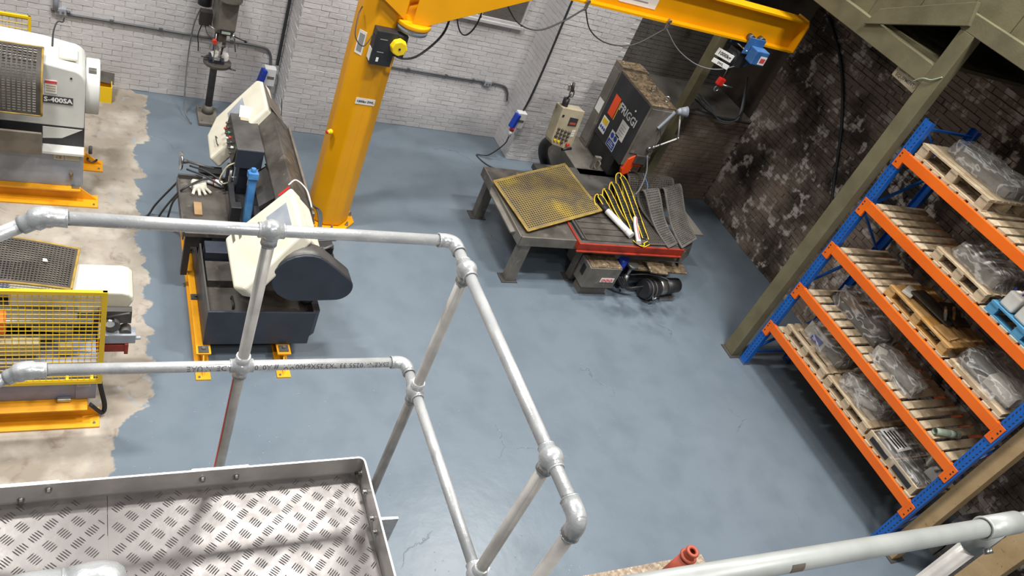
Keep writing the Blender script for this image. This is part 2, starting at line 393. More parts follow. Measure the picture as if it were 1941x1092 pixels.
# ---- brickwork: individual bricks stand 5 mm proud of a mortar core
BRK = {}
def brick_meshes(m):
    if m in BRK: return BRK[m]
    L = []
    for k in range(5):
        mb = MB(); r = random.Random(k+3); j = lambda a: r.uniform(-a, a)
        w, h = .1085, .0335; d = .005
        f = [(-w+j(.003), -d, -h+j(.003)), (w+j(.003), -d, -h+j(.003)), (w+j(.003), -d+j(.002), h+j(.003)), (-w+j(.003), -d+j(.002), h+j(.003))]
        bk = [(-w-.002, .03, -h-.002), (w+.002, .03, -h-.002), (w+.002, .03, h+.002), (-w-.002, .03, h+.002)]
        mb.add(f+bk, [(0, 1, 2, 3), (0, 4, 5, 1), (1, 5, 6, 2), (2, 6, 7, 3), (3, 7, 4, 0)])
        me = bpy.data.meshes.new('brick'); me.from_pydata(mb.v, [], mb.f); me.materials.append(MATS[m]); L.append(me)
    BRK[m] = L; return L
def brick_wall(parent, m, o, rotz, length, z0, z1, skip=None, limit=300, rough=.004, u0=0):
    """bricks on the face through o, running along the direction at rotz, facing the right-hand side of it (-y for rotz 0)"""
    ms = brick_meshes(m); d = Vector((math.cos(rotz), math.sin(rotz), 0)); nrm = Vector((math.sin(rotz), -math.cos(rotz), 0))
    spots = []; row = 0; z = z0+.04
    while z < z1-.03:
        u = u0+.112-(.1125 if row % 2 else 0)
        while u < u0+length:
            uu = min(max(u, u0+.112), u0+length-.112)
            if not (skip and skip(uu, z)):
                p = Vector(o)+d*uu+Vector((0, 0, z)); spots.append(((p-CAM).length, p))
            u += .225
        z += .075; row += 1
    spots.sort(key=lambda q: q[0]); rest = MB()
    for i, (ds, p) in enumerate(spots):
        k = random.randrange(len(ms)); off = nrm*random.uniform(0, rough)
        rot = Euler((random.uniform(-.006, .006), random.uniform(-.006, .006), rotz+random.uniform(-.01, .01)))
        if i < limit: inst('brick', ms[k], parent, p+off, rot)
        else:
            R = rot.to_matrix(); rest.add([p+off+R@v.co for v in ms[k].vertices], [tuple(q.vertices) for q in ms[k].polygons])
    if rest.v: part('brickwork', rest, m, parent, kind='stuff')

wb = solo('wall_back', MB().box(-5, 10.4, 10.1, 10.5, 0, 7), 'white_mortar', None, None, loc=(0, 10.1, 0), kind='structure')
def sk(u, z):
    x = u-3
    return (2.45 < x < 3.45) or (6.0 < x < 7.15) or (4.25 < x < 5.75 and 1.9 < z) or x > 7.3
brick_wall(wb, 'white_brick', (-3, 10.1, 0), 0, 10.3, 0, 3.0, sk)
p1 = solo('wall_pilaster', MB().box(2.42, 3.5, 9.56, 10.099, 0, 7), 'white_mortar', None, None, loc=(2.9, 9.56, 0), kind='structure')
brick_wall(p1, 'white_brick', (2.42, 9.56, 0), 0, 1.08, 0, 2.4)
brick_wall(p1, 'white_brick', (2.42, 10.1, 0), -math.pi/2, .54, 0, 2.0)
p2 = solo('wall_pilaster', MB().box(5.98, 7.2, 9.5, 10.099, 0, 7), 'white_mortar', None, None, loc=(6.5, 9.5, 0), kind='structure')
brick_wall(p2, 'white_brick', (5.98, 9.5, 0), 0, 1.22, 0, 3.0)
brick_wall(p2, 'white_brick', (5.98, 10.1, 0), -math.pi/2, .6, 0, 3.0)
# darker bay beyond the second pilaster
wbay = solo('wall_bay', MB().box(7.21, 10.4, 10.0, 10.09, 0, 6), 'far_wall', None, None, loc=(8, 10.0, 0), kind='structure')
brick_wall(wbay, 'far_wall', (7.21, 10.0, 0), 0, 3.1, 1.0, 3.6, limit=200)
# low thick wall with a ledge that carries cables
lw = solo('wall_ledge', MB().box(7.55, 9.78, 8.93, 9.99, 0, 1.6), 'brown_mortar', None, None, loc=(9, 8.93, 0), kind='structure')
brick_wall(lw, 'tan_brick', (7.55, 8.93, 0), 0, 2.2, 0, 1.58)
part('ledge_cap', MB().box(7.55, 9.74, 8.91, 9.99, 1.6, 1.64), 'far_wall', lw, bev=.008)
wr = solo('wall_right', MB().box(9.75, 10.1, -3, 10.4, 0, 7), 'brown_mortar', None, None, loc=(9.75, 5, 0), kind='structure')
brick_wall(wr, 'brown_brick', (9.75, 9.0, 0), -math.pi/2, 8.5, 0, 4.2, rough=.022)

# blocked window high on the back wall
w1 = thing('window_1', None, None, (5, 10.07, 1.95), kind='structure')
part('window_sill', MB().box(4.25, 5.72, 10.03, 10.12, 1.88, 1.93), 'white_mortar', w1, bev=.008)
for a, b in ((4.3, 4.98), (5.02, 5.66)):
    part('panel', MB().box(a, b, 10.075, 10.11, 1.97, 3.1), 'far_wall', w1, bev=.004, label='grey board blocking the window')
    part('window_frame', MB().box(a-.03, a, 10.05, 10.11, 1.93, 3.1).box(b, b+.03, 10.05, 10.11, 1.93, 3.1).box(a-.03, b+.03, 10.05, 10.11, 1.93, 1.97), 'white_mortar', w1, bev=.003)

# ---- olive timber loft over the racking
mz = thing('trim_1', None, None, (7.9, 5.4, 4.2), kind='structure')
part('lower_beam', MB().box(7.84, 7.98, 5.44, 10.0, 4.10, 4.32), 'olive_timber', mz, bev=.006)
part('upper_beam', MB().box(7.84, 7.98, -2.5, 5.46, 4.74, 4.92), 'olive_timber', mz, bev=.006)
part('diagonal_brace', MB().prism([(7.80, 6.50, 4.24), (7.80, 6.42, 4.46), (7.80, 5.44, 5.02), (7.80, 5.36, 4.80)], (.05, 0, 0)), 'olive_timber', mz, bev=.004)
y = -2.5
for i in range(23):
    w = .545 if i % 2 else .53
    zf = lambda q: 4.9 if q < 5.42 else (4.3 if q > 6.4 else 4.93-(q-5.42)*.62)
    xa = 7.93+.012*(i % 2); ya = y; yb_ = y+w-.004
    bps = [ya]+[q for q in (5.42, 6.4) if ya < q < yb_]+[yb_]
    part('board', MB().prism([(xa, q, zf(q+(.001 if q == ya else -.001))) for q in bps]+[(xa, yb_, 6.4), (xa, ya, 6.4)], (.035, 0, 0)), 'olive_timber', mz, bev=.004)
    y += w
for y in (1.0, 3.2, 7.2):
    part('batten', MB().box(7.885, 7.932, y, y+.07, 4.92 if y < 5 else 4.32, 6.4), 'olive_timber', mz, bev=.004)
lf = thing('ceiling_loft', None, None, (9, 3, 4.92), kind='structure')
for i in range(12):
    part('floor_board', MB().box(7.98+i*.15, 7.98+i*.15+.146, -2.5, 5.44, 4.92, 4.96), 'olive_timber', lf)
    part('floor_board', MB().box(7.98+i*.15, 7.98+i*.15+.146, 5.46, 10.0, 4.32, 4.36), 'olive_timber', lf)

for i in range(6): part('light_block_board', MB().box(7.965+i*.30, 7.965+i*.30+.296, -2.5, 10.0, 6.4, 6.44), 'olive_timber', lf)  # unseen roof added to keep lamp light off the loft floor
def timber_post(x0, x1, y0, y1, z1, m, label):
    t = thing('timber_post', label, 'post', ((x0+x1)/2, (y0+y1)/2, 0))
    part('post', MB().box(x0, x1, y0, y1, 0.012, z1), m, t, bev=.006)
    part('base_plate', MB().box(x0-.04, x1+.04, y0-.04, y1+.02, 0, .012), 'dark_steel', t)
timber_post(7.84, 7.98, 5.25, 5.44, 4.74, 'olive_timber', 'tall olive painted timber post at the far end of the pallet rack')
timber_post(8.12, 8.27, 2.16, 2.325, 4.74, 'raw_timber', 'pale timber post beside the near blue rack upright')
timber_post(8.06, 8.24, 1.42, 1.66, 4.74, 'raw_timber', 'pale timber post at the bottom right corner beside the grey block stack')
timber_post(8.02, 8.17, 8.72, 8.87, 4.10, 'olive_timber', 'olive timber post behind the vertical band saw')
# ================================================================ LANDING AND GUARD RAILS (foreground)
DZ = 3.306   # deck level
RT = .0185   # tube radius
# ---- five-bar tread plate
def tread_bars(x0, x1, y0, y1, z, phase=0):
    mb = MB(); p = .041; n = 0
    i0 = int(x0/p)-2
    for i in range(i0, int(x1/p)+2):
        for j in range(int(y0/p)-2, int(y1/p)+2):
            if (i+j) % 2: continue
            cx, cy = i*p, j*p; ang = math.pi/4 if (i-j)//2 % 2 == 0 else -math.pi/4
            ang += math.pi/4*0+phase
            d = Vector((math.cos(ang), math.sin(ang), 0)); s = Vector((-d.y, d.x, 0)); up = Vector((0, 0, .0028))
            for k in range(-2, 3):
                c = Vector((cx, cy, z))+s*k*.0088; hl = .0185-.0015*abs(k)
                if not (x0+.012 < c.x < x1-.012 and y0+.012 < c.y < y1-.012): continue
                w = .0022
                mb.add([c-d*hl, c-d*hl*.6+s*w, c+d*hl*.6+s*w, c+d*hl, c+d*hl*.6-s*w, c-d*hl*.6-s*w, c-d*hl*.55+up, c+d*hl*.55+up],
                       [(0, 6, 1), (1, 6, 7, 2), (2, 7, 3), (3, 7, 4), (4, 7, 6, 5), (5, 6, 0)])
    return mb
ld = thing('landing_platform', 'aluminium tread-plate stair landing with bolted toe boards', 'platform', (0, 1, 3.0))
for a, b in ((-1.25, .128), (.13, 1.036)):
    dk = part('deck_plate', MB().box(a, b, .25, 1.772, DZ-.008, DZ), 'aluminium', ld)
    part('tread_bars', tread_bars(a, b, .25, 1.772, DZ), 'aluminium', dk, kind='stuff')
toe = MB(); pth = [(-1.25, 1.776), (1.024, 1.776)]+[(1.024+.02*math.sin(t), 1.756+.02*math.cos(t)) for t in (.4, .8, 1.2)]+[(1.044, 1.756), (1.044, .25)]
for i in range(len(pth)-1):
    (ax, ay), (bx, by) = pth[i], pth[i+1]; d = Vector((bx-ax, by-ay, 0)).normalized(); nn = Vector((-d.y, d.x, 0))*.006
    A = Vector((ax, ay, 0)); B = Vector((bx, by, 0))
    toe.add([A+Vector((0, 0, DZ-.06)), B+Vector((0, 0, DZ-.06)), B+nn+Vector((0, 0, DZ-.06)), A+nn+Vector((0, 0, DZ-.06)),
             A+Vector((0, 0, 3.402)), B+Vector((0, 0, 3.402)), B+nn+Vector((0, 0, 3.402)), A+nn+Vector((0, 0, 3.402))],
            [(0, 1, 5, 4), (2, 3, 7, 6), (4, 5, 6, 7), (3, 2, 1, 0), (0, 4, 7, 3), (1, 2, 6, 5)])
part('toe_board', toe, 'aluminium_toe_lit', ld)
lip = MB()
for i in range(len(pth)-1):
    (ax, ay), (bx, by) = pth[i], pth[i+1]; d = Vector((bx-ax, by-ay, 0)).normalized(); nn = Vector((-d.y, d.x, 0))
    A = Vector((ax, ay, 3.402))-nn*.0005; B = Vector((bx, by, 3.402))-nn*.0005; nn = nn*.0072; u = Vector((0, 0, .002))
    lip.add([A, B, B+nn, A+nn, A+u, B+u, B+nn+u, A+nn+u], [(0, 3, 2, 1), (4, 5, 6, 7), (0, 1, 5, 4), (1, 2, 6, 5), (2, 3, 7, 6), (3, 0, 4, 7)])
part('toe_board_edge', lip, 'aluminium_edge', ld)
bm_ = MB().cyl((0, 0, 0), (0, -.004, 0), .012, n=14).cyl((0, -.004, 0), (0, -.014, 0), .0085, n=6, smooth=False)
bme = bm_.mesh('bolt'); bme.materials.append(MATS['bright_steel'])
for x, z in ((-.05, 3.372), (-.13, 3.325), (.44, 3.355), (.56, 3.352), (-.5, 3.37), (-.6, 3.33)): inst('bolt', bme, ld, (x, 1.776, z))
for y, z in ((1.745, 3.345), (1.655, 3.345), (1.535, 3.345), (1.475, 3.345), (1.0, 3.345), (.9, 3.345)): inst('bolt', bme, ld, (1.044, y, z), (0, 0, -math.pi/2))
# backing plates and the angle support outside the toe board
for a, b in ((-.22, -.02), (.40, .60)): part('backing_plate', MB().box(a, b, 1.783, 1.792, 3.15, 3.398), 'aluminium_edge', ld)
part('angle_support', MB().prism([(1.051, 1.752, 2.9), (1.060, 1.752, 2.9), (1.060, 1.535, 2.9), (1.066, 1.522, 2.9), (1.135, 1.516, 2.9), (1.135, 1.504, 2.9), (1.060, 1.508, 2.9), (1.051, 1.516, 2.9)], (0, 0, .47)), 'galvanised', ld, bev=.002)
for z in (3.33, 3.25): inst('bolt', bme, ld, (1.060, 1.70, z), (0, 0, math.pi/2)); inst('bolt', bme, ld, (1.060, 1.58, z), (0, 0, math.pi/2))
# structure below the landing
part('stringer', MB().box(-1.25, 1.03, 1.70, 1.75, 3.16, 3.297).box(-1.25, 1.03, .3, .35, 3.16, 3.297).box(.96, 1.01, .35, 1.70, 3.16, 3.297), 'aluminium', ld)
for x, y in ((.9, 1.6), (-1.1, 1.6), (.9, .35), (-1.1, .35)): part('leg', MB().box(x-.04, x+.04, y-.04, y+.04, 0, 3.16), 'aluminium', ld)

TOP, MID = 4.512, 3.922; YR, XR = 1.826, 1.088
def ball(c, axis, mb=None, r=.0305, collar=None):
    mb = mb or MB(); c = Vector(c); ax = Vector(axis).normalized()
    mb.sphere(c, r+.0025, 22, 14); mb.cyl(c-ax*.036, c+ax*.036, .0235, n=20)
    if collar is not None:
        d = Vector(collar).normalized(); mb.cyl(c, c+d*.052, .0235, n=20); mb.torus(c+d*.05, d, .0215, .0028, 20, 6)
    for s in (-1, 1): mb.torus(c+ax*s*.035, ax, .0215, .0028, 20, 6)
    return mb
def elbow(p, d0, d1, r=.0235, ln=.055):
    """90 degree fitting at p between tubes leaving along d0 and d1"""
    p = Vector(p); d0 = Vector(d0).normalized(); d1 = Vector(d1).normalized(); b = .034
    pts = [p+d0*ln]+[p+d0*b*(1-t)**2+d1*b*t*t for t in [i/8 for i in range(9)]]+[p+d1*ln]
    mb = MB().tube(pts, r, 18); mb.torus(p+d0*ln, d0, r-.0015, .0028, 20, 6); mb.torus(p+d1*ln, d1, r-.0015, .0028, 20, 6); return mb
gr = thing('guard_rail', 'galvanised two-bar guard rail with ball fittings around the landing', 'railing', (.5, 1.826, 3.2))
part('top_rail', MB().cyl((-.06, YR, TOP), (XR-.03, YR, TOP), RT, n=20), 'galvanised', gr)
part('top_rail', MB().cyl((XR, YR-.03, TOP), (XR, .785, TOP), RT, n=20), 'galvanised', gr)
mr1 = part('mid_rail', MB().cyl((-.10, YR, MID), (XR-.03, YR, MID), RT, n=20), 'galvanised', gr)
part('mid_rail', MB().cyl((XR, YR-.03, MID), (XR, .97, MID), RT, n=20), 'galvanised', gr)
part('elbow_fitting', elbow((XR, YR, TOP), (-1, 0, 0), (0, -1, 0)), 'galv_fitting', gr)
part('elbow_fitting', elbow((XR, YR, MID), (-1, 0, 0), (0, -1, 0)), 'galv_fitting', gr)
part('elbow_fitting', elbow((XR, .785, TOP), (0, 1, 0), (0, 0, -1), .0255, .06), 'galv_fitting', gr)
for (x, y), zb, rd in (((.504, YR), 3.10, True), ((XR, 1.687), 3.10, False), ((XR, .97), 3.10, False)):
    ax = (1, 0, 0) if rd else (0, 1, 0)
    ps = part('post', MB().cyl((x, y, zb), (x, y, TOP), RT, n=20), 'post_tube', gr)
    part('ball_fitting', ball((x, y, TOP), ax, collar=(0, 0, -1)), 'galv_fitting', gr)
    part('cross_fitting', ball((x, y, MID), ax, collar=(0, 0, -1)).cyl((x, y, MID), (x, y, MID+.05), .0235, n=20), 'galv_fitting', gr)
    if rd: part('paint_mark', MB().add([Vector((x+math.cos(t)*(RT+.0006), y+math.sin(t)*(RT+.0006), z)) for z in (zb, MID-.06) for t in [math.pi*.96+.12*k for k in range(6)]], [(k, k+1, k+7, k+6) for k in range(5)], True), 'signal_red', ps, label='red paint smear down the post')
    part('base_flange', MB().obox((x-(.0 if rd else .022), y-(.022 if rd else 0), 3.2), (.07, .012, .14) if rd else (.012, .07, .14)), 'galv_fitting', gr, bev=.003)
part('post', MB().cyl((XR, .785, 3.3), (XR, .785, TOP-.04), RT, n=20), 'post_tube', gr)
# angled fittings and stair rails that drop away to the left
for z in (TOP, MID):
    d = Vector((-.82, 0, -.57)).normalized(); c = Vector((-.069 if z == TOP else -.115, YR, z))
    pts = [c+Vector((.055, 0, 0)), c+Vector((.02, 0, .001)), c+Vector((0, 0, -.001)), c+d*.02, c+d*.055]
    part('angle_fitting', MB().tube(smooth_path(pts, 4), .025, 18, rs=[.0245]*4+[.0285]*5+[.0295]*4+[.024]*4).torus(c+Vector((.055, 0, 0)), (1, 0, 0), .0225, .003, 20, 6), 'galv_fitting', gr)
    part('stair_rail', MB().cyl(c+d*.03, c+d*1.2, RT, n=20), 'galvanised', gr)
# maker's lettering rolled on the lower rail, upside down to the viewer
def rail_text(txt, size, x, yc, zc, a0, xs=-1):
    mb = text_mb(txt, size, (0, 0, 0), (1, 0, 0), (0, 1, 0), 'LEFT')
    rr = RT+.0006; mb.v = [Vector((x+xs*fx, yc-math.cos(a0+xs*fy/rr)*rr, zc+math.sin(a0+xs*fy/rr)*rr)) for fx, fy in mb.flat]; return mb
part('lettering', rail_text('ESKEN-10255/33.7X3.25X6400MM  # A010353-MADE IN UAE', .0265, 1.02, YR, MID, .45), 'ink_rail', mr1)

# single rail close to the camera at the lower right
nr = thing('handrail', 'thick grey galvanised handrail crossing the bottom right corner', 'railing', (1.76, .388, 3.9))
part('rail', MB().cyl((.45, .388, 5.055), (1.705, .388, 4.985), .0195, n=24), 'grey_painted_tube', nr)
part('rail', MB().cyl((1.71, .388, 4.985), (5.5, .388, 4.86), .0195, n=24), 'grey_painted_tube', nr)
part('post', MB().cyl((1.755, .388, 3.0), (1.755, .388, 4.98), .0195, n=20), 'post_tube', nr)
cf = part('coupling', MB().cyl((1.70, .388, 4.986), (1.83, .388, 4.981), .0245, n=24).cyl((1.755, .388, 4.90), (1.755, .388, 4.985), .0245, n=24).torus((1.70, .388, 4.986), (1, 0, -.05), .0225, .003, 24, 6), 'grey_painted_tube', nr)
for x in (1.725, 1.735): part('grub_screw', MB().cyl((x, .36, 4.945), (x, .35, 4.94), .007, n=8), 'bright_steel', nr)
part('tape', MB().add([Vector((x, .388-math.cos(t)*.0201, 5.0555-(x-.45)*.0558+math.sin(t)*.0201)) for x in (1.075, 1.108) for t in [.15*k-.1 for k in range(7)]], [(k, k+1, k+8, k+7) for k in range(6)], True), 'tray_brown', nr, label='small piece of brown tape')
# elbow of the handrail right below the camera
ne = thing('rail_elbow', 'rounded galvanised rail elbow at the bottom left over the tread plate', 'fitting', (0, .64, 4.7))
c = Vector((.0, .612, 4.85))
part('elbow', MB().tube(smooth_path([c+Vector((-.15, -.06, -.06)), c+Vector((-.10, -.018, -.012)), c+Vector((-.05, 0, 0)), c], 5), .030, 20).torus(c, (1, 0, 0), .0285, .003, 22, 6), 'galv_fitting', ne)
part('end_socket', MB().tube([c+Vector((.003, 0, 0)), c+Vector((.03, .003, .0)), c+Vector((.05, .004, 0)), c+Vector((.066, .004, 0)), c+Vector((.075, .004, 0)), c+Vector((.079, .004, 0))], .031, 22, rs=[.0300, .0315, .031, .026, .018, .006]), 'galv_fitting', ne)
part('tube', MB().cyl(c+Vector((-.15, -.06, -.06)), c+Vector((-.5, -.35, -.45)), .024, n=20), 'galvanised', ne)

# chipboard covered stack top and red prop, bottom edge
cb = thing('chipboard_stack', 'stack topped with speckled chipboard at the bottom edge', 'board', (2.9, 1.0, 0))
part('sheet', MB().box(2.1, 3.27, .3, 1.53, 2.47, 2.5), 'chipboard', cb, bev=.002)
for a in (2.15, 3.12):
    for b in (.35, 1.38): part('leg', MB().box(a, a+.1, b, b+.1, 0, 2.47), 'raw_timber', cb)
part('scrap', MB().obox((2.62, 1.44, 2.512), (.05, .02, .018), (0, .2, .6)), 'plug_blue', cb, label='scrap of blue film')
rp = thing('red_pipe', 'short upright rusty red pipe with an open flanged end', 'pipe', (2.93, 1.42, 2.5))
part('pipe', MB().cyl((2.90, 1.40, 2.5), (2.90, 1.40, 2.78), .062, .040, n=24).cyl((2.90, 1.40, 2.78), (2.90, 1.40, 2.84), .030, n=24, caps=False), 'rust_red', rp)
part('collar', MB().torus((2.90, 1.40, 2.80), (0, 0, 1), .038, .010, 24, 8), 'rust_red', rp)
part('flange', MB().torus((2.90, 1.40, 2.845), (0, 0, 1), .027, .0105, 24, 10), 'rust_red', rp)
# ================================================================ JIB CRANE
jc = thing('jib_crane', 'yellow pillar jib crane marked 1000kg SWL', 'crane', (2.75, 7.72, 0))
CX, CY = 2.75, 7.72
def octa(r, z, a=math.pi/8): return [(CX+math.cos(a+i*math.pi/4)*r, CY+math.sin(a+i*math.pi/4)*r, z) for i in range(8)]
part('column', MB().prism(octa(.262, .03), (0, 0, 4.2)), 'crane_yellow', jc, bev=.03, seg=4)
part('column_seam', MB().box(2.755, 2.761, CY-.2435, CY-.23, .05, 2.35), 'crane_yellow', jc)
part('base_plate', MB().prism(octa(.345, 0), (0, 0, .03)), 'crane_yellow', jc, bev=.006)
for i in range(8):
    a = i*math.pi/4-math.pi/8
    a += math.pi/8; q = Vector((CX+math.cos(a)*.292, CY+math.sin(a)*.292, .03))
    part('anchor_bolt', MB().cyl(q, q+Vector((0, 0, .006)), .022, n=14).cyl(q, q+Vector((0, 0, .03)), .015, n=6, smooth=False).cyl(q, q+Vector((0, 0, .055)), .010, n=10), 'bright_steel', jc)
# slewing bracket with its V-shaped cheek plates
for y in (CY-.29, CY+.27):
    part('cheek_plate', MB().prism([(2.40, y, 3.80), (2.40, y, 3.18), (2.50, y, 3.06), (2.88, y, 2.82), (2.90, y, 2.84), (2.90, y, 3.80)], (0, .02, 0)), 'crane_yellow', jc, bev=.004)
    s_ = -.035 if y < CY else .035
    part('cheek_plate', MB().prism([(2.985, y+s_, 3.80), (2.985, y+s_, 2.80), (3.14, y+s_, 2.80), (4.25, y+s_, 3.34), (4.25, y+s_, 3.42), (3.3, y+s_, 3.8)], (0, .02, 0)), 'crane_yellow', jc, bev=.004)
part('gusset_web', MB().prism([(3.0, CY-.27, 2.80), (3.14, CY-.27, 2.80), (4.25, CY-.27, 3.34), (4.05, CY-.27, 3.34)], (0, .54, 0)), 'crane_yellow', jc)
part('left_web', MB().prism([(2.50, CY-.27, 3.06), (2.90, CY-.27, 2.80), (2.94, CY-.27, 2.84), (2.54, CY-.27, 3.10)], (0, .03, 0)), 'crane_yellow', jc)
part('pivot_ring', MB().cyl((3.03, CY-.23, 2.755), (3.03, CY-.23, 2.80), .185, n=32), 'crane_yellow', jc, bev=.006)
part('pivot_boss', MB().cyl((3.03, CY-.23, 2.69), (3.03, CY-.23, 2.755), .165, .175, n=32), 'steel_grey', jc)
# arm: I-section with a chamfered end plate
arm = part('jib_arm', MB().prism([(2.5, CY-.105, 3.33), (2.5, CY+.105, 3.33), (2.5, CY+.105, 3.355), (2.5, CY+.009, 3.36), (2.5, CY+.009, 3.73), (2.5, CY+.105, 3.735), (2.5, CY+.105, 3.76), (2.5, CY-.105, 3.76), (2.5, CY-.105, 3.735), (2.5, CY-.009, 3.73), (2.5, CY-.009, 3.36), (2.5, CY-.105, 3.355)], (5.76, 0, 0)), 'crane_yellow', jc)
part('end_plate', MB().prism([(8.24, CY-.13, 3.35), (8.24, CY-.06, 3.31), (8.24, CY+.13, 3.31), (8.24, CY+.13, 3.78), (8.24, CY-.08, 3.78), (8.24, CY-.13, 3.72)], (.02, 0, 0)), 'crane_yellow', jc, bev=.003)
sg = part('arm_sign', MB().box(5.42, 5.95, CY-.0145, CY-.0095, 3.42, 3.66), 'paper_white', jc, label='white load sign on the arm')
part('lettering', text_mb('1000kg SWL', .085, (5.685, CY-.0155, 3.585), (1, 0, 0), (0, 0, 1), bold=.002), 'ink_black', sg)
for k in range(2): part('print_line', MB().box(5.60, 5.82-.03*k, CY-.0165, CY-.0145, 3.47+.04*k, 3.485+.04*k), 'ink_grey', sg)
# rating label on the pillar, set on the flat face turned to the camera
fn = Vector((-math.sin(0.0), -1, 0)); fx = Vector((1, 0, 0))
lb = part('load_label', MB().obox((2.75, CY-.2445, 1.79), (.215, .004, .075)), 'paper_white', jc, label='white label reading 1000kg SWL')
part('lettering', text_mb('1000kg SWL', .038, (2.75, CY-.2485, 1.788), (1, 0, 0), (0, 0, 1), bold=.0012), 'ink_black', lb)
st = Vector((-1, -1, 0)).normalized(); tx = Vector((1, -1, 0)).normalized(); sc_ = Vector((CX, CY, 2.42))+st*.2445
part('warning_label', MB().obox(sc_-tx*.02, (.09, .004, .26), (0, 0, -math.pi/4)), 'paper_white', jc)
part('label_print', MB().obox(sc_-tx*.02+st*.002, (.06, .003, .20), (0, 0, -math.pi/4)), 'ink_grey', jc)
part('isolator_box', MB().box(2.63, 2.86, CY-.37, CY-.242, 2.30, 2.68).box(2.86, 2.98, CY-.35, CY-.242, 2.42, 2.66), 'black_paint', jc, bev=.008)
part('isolator_switch', MB().cyl((2.885, CY-.36, 2.55), (2.885, CY-.43, 2.55), .095, .085, n=8, smooth=False), 'button_yellow', jc, bev=.012)
part('switch_shaft', MB().cyl((2.885, CY-.43, 2.55), (2.885, CY-.436, 2.55), .012, n=10), 'black_paint', jc)
part('indicator', MB().box(2.69, 2.715, CY-.374, CY-.368, 2.345, 2.39), 'letter_white', jc)
part('isolator_label', MB().box(2.625, 2.631, CY-.35, CY-.26, 2.33, 2.46), 'paper_white', jc)
part('print_mark', MB().box(2.68, 2.75, CY-.3725, CY-.3695, 2.448, 2.455).box(2.68, 2.76, CY-.3725, CY-.3695, 2.59, 2.597), 'ink_grey', jc)
part('earth_cable', MB().tube(smooth_path([(2.63, CY-.28, 2.60), (2.52, CY-.40, 2.50), (2.42, CY-.38, 2.58), (2.44, CY-.25, 2.74), (2.49, CY-.15, 2.80)], 8), .006, 8), 'cable_black', jc)
part('stop_knob', MB().cyl((2.505, CY-.14, 1.30), (2.475, CY-.155, 1.30), .030, n=14).sphere((2.47, CY-.158, 1.30), .024), 'button_yellow', jc)
part('stop_button', MB().cyl((2.47, CY-.158, 1.30), (2.44, CY-.17, 1.30), .018, n=12), 'signal_red', jc)
# festoon cable
fy = CY-.13
def fest(pts, r=.013, name='festoon_cable'): part(name, MB().tube(smooth_path(pts, 8), r, 8, flat=.6), 'cable_black', jc)
fest([(2.86, CY-.33, 2.44), (2.98, CY-.34, 2.41), (3.20, fy-.08, 2.42), (3.42, fy, 2.66), (3.44, fy, 2.95), (3.42, fy, 3.32)], .015)
fest([(3.42, fy, 3.32), (3.50, fy, 2.94), (3.60, fy, 2.74), (3.70, fy, 2.72), (3.77, fy, 2.90), (3.76, fy, 3.32)])
fest([(3.76, fy, 3.32), (3.95, fy, 3.20), (4.22, fy, 2.97), (4.50, fy, 2.93), (4.75, fy, 3.08), (4.97, fy, 3.29)])
fest([(4.97, fy, 3.29), (5.15, fy, 3.06), (5.44, fy, 2.95), (5.80, fy, 3.0), (6.14, fy, 3.28)])
for x in (3.42, 3.76, 4.97, 6.14):
    part('cable_clip', MB().box(x-.022, x+.022, fy-.006, fy+.006, 3.26, 3.39).cyl((x, fy-.02, 3.375), (x, fy+.02, 3.375), .022, n=14), 'bright_steel', jc, bev=.002)
part('hoist_cable', MB().tube(smooth_path([(6.14, fy, 3.28), (6.44, fy, 3.07), (6.75, CY-.15, 2.95), (7.0, CY-.17, 2.92), (7.25, CY-.15, 2.94), (7.45, CY-.12, 3.0)], 8), .007, 8), 'cable_grey', jc)

# ---- hoist and trolley hanging from the arm
hs = thing('chain_hoist', 'blue electric chain hoist on a trolley near the end of the jib arm', 'hoist', (7.5, CY, 3.0))
for ya in (CY-.15, CY+.135): part('trolley_plate', MB().box(7.42, 7.70, ya, ya+.015, 3.20, 3.42), 'hoist_blue', hs, bev=.004)
for x in (7.47, 7.65):
    for s in (-1, 1): part('wheel', MB().cyl((x, CY+s*.135, 3.40), (x, CY+s*.06, 3.40), .045, n=18), 'dark_steel', hs)
part('axle', MB().cyl((7.47, CY-.17, 3.24), (7.47, CY+.17, 3.24), .012).cyl((7.65, CY-.17, 3.24), (7.65, CY+.17, 3.24), .012), 'chrome', hs)
part('trolley_motor', MB().box(7.50, 7.72, CY-.30, CY-.155, 3.14, 3.33), 'hoist_blue', hs, bev=.012)
lbl = part('motor_label', MB().box(7.60, 7.71, CY-.303, CY-.299, 3.16, 3.27), 'paper_white', hs)
part('label_print', MB().box(7.615, 7.695, CY-.305, CY-.302, 3.185, 3.245), 'pink_red', lbl)
part('hoist_body', MB().cyl((7.36, CY-.02, 3.06), (7.60, CY-.02, 3.06), .10, n=24).box(7.42, 7.56, CY-.12, CY+.10, 2.98, 3.19), 'black_paint', hs, bev=.008)
part('hoist_end', MB().cyl((7.60, CY-.02, 3.06), (7.68, CY-.02, 3.06), .088, .07, n=24), 'hoist_blue', hs, bev=.006)
sp_ = part('sign_plate', MB().obox((7.24, CY-.08, 3.10), (.24, .008, .10), (0, .12, -.45)), 'paper_white', hs, bev=.002)
part('sign_plate', MB().obox((7.20, CY-.13, 3.00), (.24, .008, .06), (0, .12, -.45)), 'paper_white', hs, bev=.002)
Rm = Euler((0, .12, -.45)).to_matrix()
part('lettering', text_mb('1000kg', .065, Vector((7.24, CY-.08, 3.10))+Rm@Vector((0, -.006, 0)), Rm@Vector((1, 0, 0)), Rm@Vector((0, 0, 1)), bold=.002), 'ink_black', sp_)
